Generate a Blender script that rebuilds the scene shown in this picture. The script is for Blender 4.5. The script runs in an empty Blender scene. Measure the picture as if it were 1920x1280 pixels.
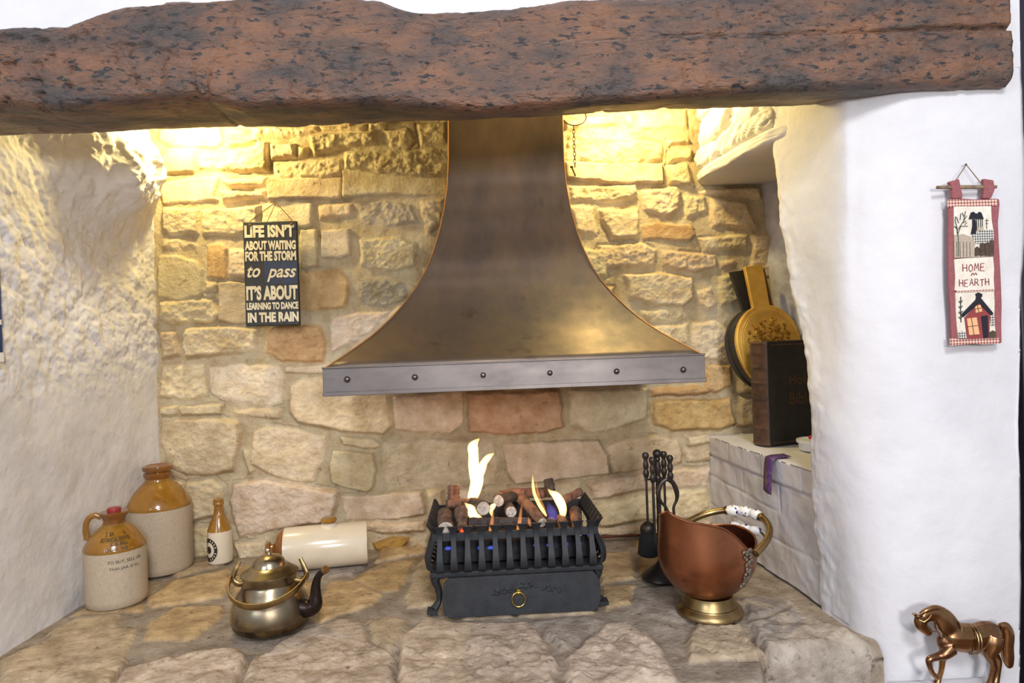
import bpy, bmesh, math, random
import numpy as np
from mathutils import Vector, Matrix

random.seed(7)
S = bpy.context.scene
COL = S.collection
PI = math.pi

# ------------------------------------------------------------------ camera
FPX = 1250.0
ROLL, YAW, EYE = math.radians(2.0), math.radians(2.75), 0.68
Fv = np.array([math.sin(YAW), math.cos(YAW), 0.0])
r0 = np.array([math.cos(YAW), -math.sin(YAW), 0.0]); u0 = np.array([0, 0, 1.0])
Rv = math.cos(ROLL)*r0 - math.sin(ROLL)*u0
Uv = math.sin(ROLL)*r0 + math.cos(ROLL)*u0
Cv = np.array([0, 0, EYE])
cam = bpy.data.cameras.new('camera'); cam.sensor_width = 36; cam.lens = FPX/1920*36
cam.clip_start = 0.02
co = bpy.data.objects.new('camera', cam); COL.objects.link(co)
m = Matrix.Identity(4)
for i in range(3):
    m[i][0], m[i][1], m[i][2], m[i][3] = Rv[i], Uv[i], -Fv[i], Cv[i]
co.matrix_world = m
S.camera = co

# ------------------------------------------------------------------ light
S.view_settings.view_transform = 'Standard'
S.view_settings.look = 'None'
S.view_settings.gamma = 1.0
S.view_settings.use_curve_mapping = False
S.view_settings.exposure = 0.0
w = bpy.data.worlds.new('world'); S.world = w; w.use_nodes = True
w.node_tree.nodes['Background'].inputs[0].default_value = (0.84, 0.90, 1.0, 1)
w.node_tree.nodes['Background'].inputs[1].default_value = 0.46

def lamp(name, kind, loc, power, color, size=0.05, aim=None, size_y=None):
    l = bpy.data.lights.new(name, kind); l.energy = power; l.color = color
    if kind == 'AREA':
        l.size = size
        if size_y: l.shape = 'RECTANGLE'; l.size_y = size_y
    else: l.shadow_soft_size = size
    o = bpy.data.objects.new(name, l); COL.objects.link(o); o.location = loc
    if aim is not None:
        o.rotation_euler = (Vector(aim)-Vector(loc)).to_track_quat('-Z', 'Y').to_euler()
    return o
WARM = (1.0, 0.79, 0.32)
lamp('ceiling_light', 'AREA', (0.25, -1.3, 2.5), 70, (0.97, 0.97, 1.0), 0.6, (0.1, 1.9, 0.3))
lamp('room_flash', 'AREA', (0.50, -1.35, 0.98), 37, (1.0, 0.98, 0.97), 0.35, (0.05, 2.0, 0.5))
lamp('room_window', 'AREA', (-1.7, -1.3, 1.6), 30, (0.80, 0.88, 1.0), 1.2, (0.5, 1.8, 0.5))
lamp('alcove_lamp_left', 'POINT', (-0.88, 2.10, 1.42), 17, WARM, 0.03)
lamp('alcove_lamp_right', 'POINT', (0.49, 2.06, 1.46), 18, WARM, 0.03)
lamp('fire_glow', 'POINT', (0.09, 1.82, 0.33), 0.7, (1.0, 0.5, 0.2), 0.05)

# ------------------------------------------------------------------ pixel helpers (photo frame -> points on real planes)
def ray(px, py): return Fv + (px-960)/FPX*Rv - (py-640)/FPX*Uv
def fl(px, py, z=0.0):
    v = ray(px, py); return Cv + v*((z-EYE)/v[2])
def wy(px, py, y):
    v = ray(px, py); return Cv + v*(y/v[1])
def wx(px, py, x):
    v = ray(px, py); return Cv + v*(x/v[0])
def mpp(y): return y/FPX          # metres per photo pixel at depth y

# ------------------------------------------------------------------ noise
_T = np.random.RandomState(3).rand(64, 256, 256)
def vn(x, y, seed=0):
    t = _T[seed % 64]
    xi = np.floor(x).astype(int); yi = np.floor(y).astype(int)
    fx = x-xi; fy = y-yi
    fx = fx*fx*(3-2*fx); fy = fy*fy*(3-2*fy)
    a = t[xi & 255, yi & 255]; b = t[(xi+1) & 255, yi & 255]
    c = t[xi & 255, (yi+1) & 255]; d = t[(xi+1) & 255, (yi+1) & 255]
    return (a*(1-fx)+b*fx)*(1-fy) + (c*(1-fx)+d*fx)*fy
def fbm(x, y, seed=0, o=4, g=0.5):
    s = 0; a = 1.0; tot = 0
    for k in range(o):
        s = s + a*(vn(x*2**k+17.3*k, y*2**k+9.1*k, seed+k)-0.5); tot += a; a *= g
    return s/tot*2          # about -1..1
def smooth(e0, e1, x):
    t = np.clip((x-e0)/(e1-e0), 0, 1); return t*t*(3-2*t)

# ------------------------------------------------------------------ materials
def lin(c):
    return tuple(((v/255)/12.92 if v/255 <= 0.04045 else ((v/255+0.055)/1.055)**2.4) for v in c)
MATS = {}
def mat(name, c1, c2=None, rough=0.6, metal=0.0, scale=8.0, stretch=(1, 1, 1), detail=6, lo=0.35, hi=0.65,
        c3=None, s3=40.0, t3=(0.6, 0.7), bump=0.0, bscale=60.0, bdist=0.002, rough2=None, attr=None, spec=0.5, coat=0.0,
        trans=0.0):
    if name in MATS: return MATS[name]
    M = bpy.data.materials.new(name); M.use_nodes = True; nt = M.node_tree; N = nt.nodes; L = nt.links
    b = N['Principled BSDF']; b.inputs['Roughness'].default_value = rough; b.inputs['Metallic'].default_value = metal
    b.inputs['Specular IOR Level'].default_value = spec; b.inputs['Coat Weight'].default_value = coat
    b.inputs['Coat Roughness'].default_value = 0.12
    tc = N.new('ShaderNodeTexCoord'); mp = N.new('ShaderNodeMapping'); mp.inputs['Scale'].default_value = stretch
    L.new(tc.outputs['Object'], mp.inputs['Vector'])
    def noise(sc, det=6):
        n = N.new('ShaderNodeTexNoise'); n.inputs['Scale'].default_value = sc; n.inputs['Detail'].default_value = det
        n.inputs['Roughness'].default_value = 0.62
        L.new(mp.outputs[0], n.inputs['Vector']); return n
    def ramp(src, a, bb):
        r = N.new('ShaderNodeMapRange'); r.inputs[1].default_value = a; r.inputs[2].default_value = bb
        L.new(src, r.inputs[0]); return r.outputs[0]
    def mix(f, A, B, mode='MIX'):
        x = N.new('ShaderNodeMix'); x.data_type = 'RGBA'; x.blend_type = mode
        if isinstance(f, float): x.inputs[0].default_value = f
        else: L.new(f, x.inputs[0])
        for s, v in ((6, A), (7, B)):
            if isinstance(v, tuple): x.inputs[s].default_value = (*v[:3], 1)
            else: L.new(v, x.inputs[s])
        return x.outputs[2]
    col = lin(c1)
    n1 = noise(scale, detail)
    f1 = ramp(n1.outputs[0], lo, hi)
    if attr:
        a = N.new('ShaderNodeAttribute'); a.attribute_name = attr
        col = a.outputs['Color']
        col = mix(f1, mix(1.0, col, lin(c1), 'MULTIPLY'), mix(1.0, col, lin(c2), 'MULTIPLY'))
    elif c2: col = mix(f1, col, lin(c2))
    if c3:
        n3 = noise(s3, 5); col = mix(ramp(n3.outputs[0], *t3), col, lin(c3))
    if isinstance(col, tuple): b.inputs['Base Color'].default_value = (*col, 1)
    else: L.new(col, b.inputs['Base Color'])
    if rough2 is not None:
        r = N.new('ShaderNodeMapRange'); r.inputs[1].default_value = lo; r.inputs[2].default_value = hi
        r.inputs[3].default_value = rough; r.inputs[4].default_value = rough2
        L.new(n1.outputs[0], r.inputs[0]); L.new(r.outputs[0], b.inputs['Roughness'])
    if bump:
        nb = noise(bscale, 8); bp = N.new('ShaderNodeBump'); bp.inputs['Strength'].default_value = bump
        bp.inputs['Distance'].default_value = bdist
        L.new(nb.outputs[0], bp.inputs['Height']); L.new(bp.outputs[0], b.inputs['Normal'])
    if trans: b.inputs['Transmission Weight'].default_value = trans
    MATS[name] = M; return M

def gingham(name, ca, cb, sc):
    if name in MATS: return MATS[name]
    M = bpy.data.materials.new(name); M.use_nodes = True; nt = M.node_tree; N = nt.nodes; L = nt.links
    b = N['Principled BSDF']; b.inputs['Roughness'].default_value = 0.9
    tc = N.new('ShaderNodeTexCoord'); sp = N.new('ShaderNodeSeparateXYZ'); L.new(tc.outputs['Object'], sp.inputs[0])
    outs = []
    for ax in (0, 2):
        mu = N.new('ShaderNodeMath'); mu.operation = 'MULTIPLY'; mu.inputs[1].default_value = sc; L.new(sp.outputs[ax], mu.inputs[0])
        fr = N.new('ShaderNodeMath'); fr.operation = 'FRACT'; L.new(mu.outputs[0], fr.inputs[0])
        gt = N.new('ShaderNodeMath'); gt.operation = 'GREATER_THAN'; gt.inputs[1].default_value = 0.5; L.new(fr.outputs[0], gt.inputs[0])
        outs.append(gt.outputs[0])
    ad = N.new('ShaderNodeMath'); ad.operation = 'ADD'; L.new(outs[0], ad.inputs[0]); L.new(outs[1], ad.inputs[1])
    hf = N.new('ShaderNodeMath'); hf.operation = 'MULTIPLY'; hf.inputs[1].default_value = 0.5; L.new(ad.outputs[0], hf.inputs[0])
    x = N.new('ShaderNodeMix'); x.data_type = 'RGBA'; L.new(hf.outputs[0], x.inputs[0])
    x.inputs[6].default_value = (*lin(ca), 1); x.inputs[7].default_value = (*lin(cb), 1)
    L.new(x.outputs[2], b.inputs['Base Color'])
    MATS[name] = M; return M

def flame_mat(name, col, strength, zfade=None):
    if name in MATS: return MATS[name]
    M = bpy.data.materials.new(name); M.use_nodes = True; nt = M.node_tree; N = nt.nodes; L = nt.links
    N.remove(N['Principled BSDF'])
    e = N.new('ShaderNodeEmission'); e.inputs[0].default_value = (*col, 1); e.inputs[1].default_value = strength
    L.new(e.outputs[0], N['Material Output'].inputs['Volume'])
    MATS[name] = M; return M

PLASTER = mat('white_plaster', (218, 216, 219), (204, 202, 205), rough=0.85, scale=3, bump=0.35, bscale=45, bdist=0.004, spec=0.2)
PLASTER_L = mat('rough_white_plaster', (226, 223, 222), (208, 204, 202), rough=0.85, scale=5, bump=0.5, bscale=40, bdist=0.005, spec=0.2)
STONE = mat('stone', (255, 255, 255), (222, 212, 198), rough=0.9, scale=18, attr='tint', c3=(112, 92, 68), s3=46, t3=(0.63, 0.80), bump=0.9, bscale=110, bdist=0.006, spec=0.15)
FLAG = mat('flagstone', (250, 247, 246), (192, 184, 178), rough=0.8, scale=16, attr='tint', c3=(92, 80, 68), s3=44, t3=(0.59, 0.74), bump=1.0, bscale=70, bdist=0.006, spec=0.3)
BEAM = mat('old_oak', (122, 82, 56), (64, 55, 52), rough=0.34, rough2=0.5, scale=14, stretch=(0.4, 1, 1), lo=0.38, hi=0.62, c3=(28, 26, 28), s3=105, t3=(0.555, 0.62), bump=1.0, bscale=95, bdist=0.007, spec=0.7, detail=10)
HOODM = mat('aged_copper_sheet', (138, 120, 104), (84, 79, 81), rough=0.42, rough2=0.54, metal=0.85, scale=4.5, stretch=(1, 1, 0.45), lo=0.3, hi=0.7, c3=(62, 52, 48), s3=12, t3=(0.6, 0.85), bump=0.1, bscale=40, bdist=0.001)
HOODB = mat('hood_band_metal', (134, 126, 122), (96, 89, 87), rough=0.42, rough2=0.5, metal=0.85, scale=9, stretch=(0.4, 1, 1), lo=0.3, hi=0.7, bump=0.08, bscale=60, bdist=0.001)
RIVET = mat('dark_rivet_metal', (128, 116, 112), (90, 82, 80), rough=0.28, metal=0.9)
EDGE = mat('bright_copper_edge', (214, 160, 110), rough=0.3, metal=0.9)
IRON = mat('black_cast_iron', (47, 49, 53), (36, 37, 41), rough=0.62, metal=0.25, scale=30, bump=0.35, bscale=220, bdist=0.001)
IRON2 = mat('black_iron_tool', (46, 44, 44), (62, 52, 44), rough=0.42, metal=0.5, scale=20, bump=0.15, bscale=150, bdist=0.001)
BRISTLE = mat('black_bristle', (24, 24, 26), rough=0.95, bump=1.0, bscale=260, bdist=0.004)
BRASS = mat('polished_brass', (214, 178, 96), (178, 138, 66), rough=0.25, metal=1.0, scale=25)
BARK = mat('grey_brown_bark', (124, 96, 76), (66, 48, 40), rough=0.95, scale=42, bump=1.0, bscale=120, bdist=0.005, c3=(30, 24, 22), s3=30, t3=(0.58, 0.72))
BARKR = mat('reddish_bark', (138, 100, 78), (84, 58, 46), rough=0.95, scale=40, stretch=(1, 1, 0.3), bump=1.0, bscale=100, bdist=0.005, c3=(40, 26, 22), s3=30, t3=(0.58, 0.74))
CHAR = mat('charred_bark', (52, 44, 40), (84, 80, 78), rough=0.95, scale=50, bump=1.0, bscale=120, bdist=0.005, lo=0.45, hi=0.75)
CUT = mat('ashen_cut_wood', (206, 196, 184), (150, 136, 122), rough=0.95, scale=90, bump=0.4, bscale=200)
STONEWARE = mat('stoneware_grey', (188, 172, 150), (176, 160, 138), rough=0.42, scale=120, bump=0.08, bscale=300, bdist=0.001, spec=0.4)
GLAZE = mat('amber_glaze', (156, 112, 42), (132, 90, 30), rough=0.16, scale=14, coat=0.5)
GLAZED = mat('brown_glaze', (138, 88, 36), (104, 62, 24), rough=0.16, scale=14, coat=0.5)
CREAM = mat('cream_glaze', (222, 208, 184), (212, 198, 174), rough=0.2, scale=10, coat=0.4)
INK = mat('black_ink', (40, 34, 28), rough=0.5)
INKB = mat('brown_ink', (92, 78, 70), rough=0.5)
REDWAX = mat('red_stopper', (150, 44, 48), rough=0.4)
KETTLE = mat('tarnished_brass', (172, 157, 132), (116, 103, 84), rough=0.24, rough2=0.4, metal=1.0, scale=9, c3=(64, 52, 36), s3=22, t3=(0.62, 0.8), bump=0.12, bscale=30, bdist=0.002)
KETTLED = mat('dark_spout_metal', (74, 58, 52), (52, 42, 40), rough=0.3, metal=0.85)
SOOT = mat('soot_blackened_brass', (50, 40, 30), (116, 92, 56), rough=0.45, metal=0.7, scale=26, lo=0.42, hi=0.62)
COPPER = mat('aged_copper', (172, 112, 78), (134, 86, 60), rough=0.30, rough2=0.40, metal=0.95, scale=8, c3=(108, 60, 42), s3=30, t3=(0.6, 0.8))
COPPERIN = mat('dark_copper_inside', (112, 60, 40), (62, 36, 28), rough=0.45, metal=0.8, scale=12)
BRASSD = mat('dull_brass', (172, 148, 104), (134, 112, 76), rough=0.3, rough2=0.4, metal=1.0, scale=14)
SILVER = mat('worn_silver_relief', (168, 158, 142), (96, 86, 74), rough=0.35, metal=0.9, scale=90, bump=1.0, bscale=180, bdist=0.004)
HORSE = mat('bronzed_brass', (176, 134, 92), (116, 80, 58), rough=0.20, rough2=0.30, metal=1.0, scale=16)
LEATHER = mat('black_leather', (38, 34, 32), (26, 24, 24), rough=0.55, scale=30, bump=0.5, bscale=160, bdist=0.001)
SPINE = mat('worn_brown_leather', (98, 70, 52), (58, 44, 38), rough=0.5, scale=24, bump=0.5, bscale=120, bdist=0.001)
GILT = mat('faded_gilt', (84, 64, 42), rough=0.45, metal=0.5)
PAGES = mat('book_page_edges', (176, 128, 66), (150, 104, 50), rough=0.7, stretch=(20, 20, 1), scale=10)
BELL = mat('embossed_brass_sheet', (222, 178, 84), (196, 150, 62), rough=0.42, metal=0.25, scale=12, bump=0.3, bscale=70, bdist=0.002)
BELLR = mat('embossed_brass_relief', (222, 176, 82), (150, 104, 34), rough=0.22, metal=0.95, scale=60, bump=1.0, bscale=90, bdist=0.008)
BELLD = mat('bellows_dark_leather', (58, 54, 48), (40, 36, 32), rough=0.5, scale=20)
BELLW = mat('bellows_wood', (112, 70, 28), (84, 50, 20), rough=0.5, scale=20)
PORC = mat('white_porcelain', (236, 234, 230), rough=0.18, coat=0.5)
PORCB = mat('blue_painted_porcelain', (238, 236, 232), rough=0.18, coat=0.5, c3=(36, 42, 92), s3=75, t3=(0.585, 0.60))
BLUEP = mat('blue_paint', (38, 42, 90), rough=0.25)
DISH = mat('white_plastic', (234, 234, 234), rough=0.35)
RED = mat('red_plastic', (205, 24, 28), rough=0.3)
RIBBON = mat('purple_ribbon', (78, 46, 104), (120, 92, 112), rough=0.6, scale=55, lo=0.5, hi=0.62)
SIGN = mat('dark_painted_board', (44, 44, 42), (32, 32, 32), rough=0.5, scale=12, stretch=(4, 1, 0.5), c3=(96, 66, 38), s3=26, t3=(0.70, 0.78))
SIGNB = mat('blue_painted_panel', (42, 54, 84), (30, 38, 60), rough=0.5, scale=8)
SIGNL = mat('cream_paint_letters', (232, 222, 196), (212, 196, 160), rough=0.6, scale=40)
SIGNR = mat('rusty_edge', (96, 62, 34), (56, 40, 28), rough=0.7, scale=30)
STRING = mat('jute_string', (112, 84, 48), rough=0.9)
CHAIN = mat('rusty_chain', (76, 48, 30), (50, 34, 24), rough=0.6, metal=0.6)
FABR = mat('dusty_red_cloth', (150, 90, 92), (136, 78, 82), rough=0.95, scale=160, bump=0.5, bscale=500, bdist=0.001)
FABC = mat('cream_cloth', (226, 218, 204), (210, 200, 184), rough=0.95, scale=60, bump=0.4, bscale=500, bdist=0.001)
FABT = mat('taupe_cloth', (182, 168, 150), (164, 148, 132), rough=0.95, scale=200)
FABK = mat('black_cloth', (30, 30, 40), rough=0.95)
FABB = mat('brown_cloth', (88, 70, 58), (66, 52, 44), rough=0.95, scale=80)
FABP = mat('peach_cloth', (226, 172, 124), rough=0.95)
FABRD = mat('house_red_cloth', (138, 62, 62), rough=0.95)
THRED = mat('red_thread', (128, 40, 52), rough=0.9)
THGR = mat('dark_green_thread', (62, 66, 56), rough=0.9)
TWIG = mat('twig_wood', (150, 130, 104), (104, 86, 66), rough=0.9, scale=60)
GINR = gingham('red_gingham', (222, 196, 176), (138, 56, 62), 150.0)
GINB = gingham('black_gingham', (214, 210, 200), (44, 46, 52), 190.0)
DARKT = mat('dark_door_frame', (34, 30, 44), rough=0.5)
NICHE = mat('niche_limewash', (214, 214, 222), (150, 146, 150), rough=0.9, scale=7, bump=0.5, bscale=40, bdist=0.004)
FLOORM = mat('floor_boards', (120, 88, 60), (96, 70, 48), rough=0.5, stretch=(0.3, 3, 1), scale=6)
DARKCH = mat('sooty_plaster', (70, 62, 52), (50, 44, 38), rough=0.95, scale=4)
BLUEF = mat('blue_enamel', (28, 62, 122), (20, 46, 98), rough=0.3, scale=8)
WHITEP = mat('white_paint', (230, 230, 228), rough=0.4)
BURN = mat('burner_matrix', (24, 24, 28), (40, 38, 42), rough=0.95, scale=60, bump=1, bscale=90, bdist=0.006)
FL_Y = flame_mat('flame_yellow', (1.0, 0.50, 0.16), 420)
FL_O = flame_mat('flame_orange', (1.0, 0.36, 0.10), 90)
FL_R = flame_mat('flame_red', (1.0, 0.10, 0.03), 90)
FL_B = flame_mat('flame_blue', (0.10, 0.16, 1.0), 85)
FL_V = flame_mat('flame_violet', (0.30, 0.22, 1.0), 16)

# ------------------------------------------------------------------ mesh builder
class MB:
    def __init__(s): s.v = []; s.f = []; s.mi = []; s.cur = 0
    def add(s, vs, fs):
        o = len(s.v); s.v += [tuple(map(float, p)) for p in vs]
        for f in fs: s.f.append(tuple(i+o for i in f)); s.mi.append(s.cur)
        return s
    def box(s, c, d, R=None):
        c = Vector(c); vs = []
        for z in (-.5, .5):
            for y in (-.5, .5):
                for x in (-.5, .5):
                    p = Vector((x*d[0], y*d[1], z*d[2]))
                    if R is not None: p = R @ p
                    vs.append(c+p)
        return s.add(vs, [(0, 2, 3, 1), (4, 5, 7, 6), (0, 1, 5, 4), (2, 6, 7, 3), (0, 4, 6, 2), (1, 3, 7, 5)])
    def tube(s, pts, rad, n=10, flat=1.0, up=(0, 0, 1), closed=False, cap=True):
        pts = [Vector(p) for p in pts]; k = len(pts)
        if not hasattr(rad, '__len__'): rad = [rad]*k
        vs = []; fs = []; prev = None
        for i, p in enumerate(pts):
            if closed: t = pts[(i+1) % k]-pts[i-1]
            else: t = pts[min(i+1, k-1)]-pts[max(i-1, 0)]
            t.normalize()
            if prev is None:
                a = t.cross(Vector(up))
                if a.length < 1e-3: a = t.cross(Vector((1, 0.2, 0)))
            else:
                a = prev - t*prev.dot(t)
            a.normalize(); prev = a.copy(); b = t.cross(a)
            for j in range(n):
                th = 2*PI*j/n
                vs.append(p + a*(math.cos(th)*rad[i]) + b*(math.sin(th)*rad[i]*flat))
        for i in range(k if closed else k-1):
            for j in range(n):
                a0 = i*n+j; a1 = i*n+(j+1) % n; b0 = ((i+1) % k)*n+j; b1 = ((i+1) % k)*n+(j+1) % n
                fs.append((a0, a1, b1, b0))
        if cap and not closed:
            fs.append(tuple(reversed(range(n)))); fs.append(tuple(range((k-1)*n, k*n)))
        return s.add(vs, fs)
    def lathe(s, prof, n=32, c=(0, 0, 0), R=None):
        c = Vector(c); vs = []; fs = []; k = len(prof)
        for (r, z) in prof:
            for j in range(n):
                p = Vector((r*math.cos(2*PI*j/n), r*math.sin(2*PI*j/n), z))
                if R is not None: p = R @ p
                vs.append(c+p)
        for i in range(k-1):
            for j in range(n):
                fs.append((i*n+j, i*n+(j+1) % n, (i+1)*n+(j+1) % n, (i+1)*n+j))
        if prof[0][0] > 1e-6: fs.append(tuple(reversed(range(n))))
        if prof[-1][0] > 1e-6: fs.append(tuple(range((k-1)*n, k*n)))
        return s.add(vs, fs)
    def ell(s, c, r, R=None, n=16, k=10):
        c = Vector(c); vs = []; fs = []
        for i in range(k+1):
            ph = -PI/2+PI*i/k
            for j in range(n):
                th = 2*PI*j/n
                p = Vector((r[0]*math.cos(ph)*math.cos(th), r[1]*math.cos(ph)*math.sin(th), r[2]*math.sin(ph)))
                if R is not None: p = R @ p
                vs.append(c+p)
        for i in range(k):
            for j in range(n): fs.append((i*n+j, i*n+(j+1) % n, (i+1)*n+(j+1) % n, (i+1)*n+j))
        return s.add(vs, fs)
    def prism(s, poly, off):
        """closed polygon of 3D points, extruded by vector off"""
        k = len(poly); off = Vector(off); P = [Vector(p) for p in poly]
        fs = [tuple(range(k)), tuple(range(2*k-1, k-1, -1))]
        for i in range(k):
            j = (i+1) % k; fs.append((i, i+k, j+k, j))
        return s.add(P+[p+off for p in P], fs)
    def build(s, name, mt, parent=None, off=(0, 0, 0), smoothang=40, bevel=0, sub=0):
        me = bpy.data.meshes.new(name)
        me.from_pydata([(a-off[0], b-off[1], c-off[2]) for a, b, c in s.v], [], s.f)
        for q in (mt if isinstance(mt, (list, tuple)) else [mt]): me.materials.append(q)
        if any(s.mi): me.polygons.foreach_set('material_index', s.mi)
        bm = bmesh.new(); bm.from_mesh(me)
        bmesh.ops.remove_doubles(bm, verts=bm.verts, dist=1e-6)
        bmesh.ops.recalc_face_normals(bm, faces=bm.faces); bm.to_mesh(me); bm.free()
        if smoothang:
            me.shade_smooth(); me.set_sharp_from_angle(angle=math.radians(smoothang))
        o = bpy.data.objects.new(name, me); COL.objects.link(o)
        if parent is not None: o.parent = parent
        else: o.location = off
        if bevel:
            b = o.modifiers.new('bevel', 'BEVEL'); b.width = bevel; b.segments = 2; b.limit_method = 'ANGLE'
        if sub:
            b = o.modifiers.new('sub', 'SUBSURF'); b.levels = sub; b.render_levels = sub
        return o

def grid_mesh(name, P, mt, tint=None, closed_u=False):
    """P: (nu, nv, 3) array of points"""
    nu, nv = P.shape[:2]
    me = bpy.data.meshes.new(name)
    me.vertices.add(nu*nv); me.vertices.foreach_set('co', P.reshape(-1).astype(np.float32))
    iu = np.arange(nu if closed_u else nu-1); iv = np.arange(nv-1)
    A, B = np.meshgrid(iu, iv, indexing='ij'); A2 = (A+1) % nu
    q = np.stack([A*nv+B, A2*nv+B, A2*nv+B+1, A*nv+B+1], -1).reshape(-1, 4)
    nf = len(q)
    me.loops.add(nf*4); me.loops.foreach_set('vertex_index', q.reshape(-1).astype(np.int32))
    me.polygons.add(nf); me.polygons.foreach_set('loop_start', (np.arange(nf)*4).astype(np.int32))
    me.update(calc_edges=True); me.validate()
    me.materials.append(mt); me.shade_smooth()
    if tint is not None:
        a = me.attributes.new('tint', 'FLOAT_COLOR', 'POINT')
        c = np.ones((nu*nv, 4), np.float32); c[:, :3] = tint.reshape(-1, 3); a.data.foreach_set('color', c.reshape(-1))
    o = bpy.data.objects.new(name, me); COL.objects.link(o); return o

def struct(o): o['kind'] = 'structure'; return o
def tag(o, label, cat, group=None, kind='thing'):
    o['label'] = label; o['category'] = cat; o['kind'] = kind
    if group: o['group'] = group
    return o
def thing(name, label, cat, loc=(0, 0, 0), group=None, rz=0.0):
    o = bpy.data.objects.new(name, None); COL.objects.link(o); o.location = loc; o.rotation_euler = (0, 0, rz)
    o.empty_display_size = 0.02
    return tag(o, label, cat, group)
def evalmesh(o, name):
    dg = bpy.context.evaluated_depsgraph_get(); dg.update()
    me = bpy.data.meshes.new_from_object(o.evaluated_get(dg)); me.name = name
    return me
def text_mesh(body, bold=0.0, ext=0.0, shear=0.0, space=1.0):
    """returns verts (n,3) normalised so x in 0..1 width, z up; and faces, aspect"""
    c = bpy.data.curves.new('t', 'FONT'); c.body = body; c.offset = bold; c.extrude = ext; c.shear = shear; c.space_character = space
    c.resolution_u = 3
    o = bpy.data.objects.new('t', c); COL.objects.link(o)
    me = evalmesh(o, 't'); V = np.array([v.co[:] for v in me.vertices]); Fc = [tuple(p.vertices) for p in me.polygons]
    bpy.data.objects.remove(o); bpy.data.meshes.remove(me)
    V[:, 0] -= V[:, 0].min(); V[:, 1] -= V[:, 1].min()
    W, Hh = V[:, 0].max(), V[:, 1].max()
    return V[:, 0]/W, V[:, 1]/Hh, V[:, 2], Fc
def spline(pts, n=8):
    """Catmull-Rom through points"""
    P = [np.array(p, float) for p in pts]; P = [2*P[0]-P[1]]+P+[2*P[-1]-P[-2]]; out = []
    for i in range(1, len(P)-2):
        for k in range(n):
            t = k/n
            out.append(0.5*((2*P[i])+(-P[i-1]+P[i+1])*t+(2*P[i-1]-5*P[i]+4*P[i+1]-P[i+2])*t*t+(-P[i-1]+3*P[i]-3*P[i+1]+P[i+2])*t**3))
    out.append(P[-2]); return out
def rotm(axis, deg): return Matrix.Rotation(math.radians(deg), 3, axis)

# ------------------------------------------------------------------ stone fields
def stone_field(polys, U, Vv, warp=0.005, edge=0.012, seed=5):
    """polys: list of (N,2). returns height 0..1 mask, stone id"""
    Uw = U + warp*fbm(U*22, Vv*22, seed, 3); Vw = Vv + warp*fbm(U*22+50, Vv*22+31, seed+4, 3)
    dist = np.full(U.shape, -1.0); sid = np.full(U.shape, -1)
    for k, P in enumerate(polys):
        lo = P.min(0)-0.02; hi = P.max(0)+0.02
        sel = np.where((Uw >= lo[0]) & (Uw <= hi[0]) & (Vw >= lo[1]) & (Vw <= hi[1]))
        if len(sel[0]) == 0: continue
        x = Uw[sel]; y = Vw[sel]; ins = np.zeros(x.shape, bool); dm = np.full(x.shape, 9.0)
        n = len(P)
        for i in range(n):
            x1, y1 = P[i]; x2, y2 = P[(i+1) % n]
            c = ((y1 > y) != (y2 > y)) & (x < (x2-x1)*(y-y1)/((y2-y1) or 1e-9)+x1); ins ^= c
            dx, dy = x2-x1, y2-y1; L2 = dx*dx+dy*dy+1e-12
            t = np.clip(((x-x1)*dx+(y-y1)*dy)/L2, 0, 1)
            dm = np.minimum(dm, np.hypot(x-x1-t*dx, y-y1-t*dy))
        d = np.where(ins, dm, -dm)
        up = d > dist[sel]
        i0 = sel[0][up]; i1 = sel[1][up]; dist[i0, i1] = d[up]; sid[i0, i1] = k
    return dist, sid

def parse(s):
    out = []
    for ln in s.strip().split('\n'):
        p = ln.split('|'); v = [float(t) for t in p[0].replace(',', ' ').split()]
        out.append((np.array(v).reshape(-1, 2), p[1].strip() if len(p) > 1 else ''))
    return out

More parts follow.
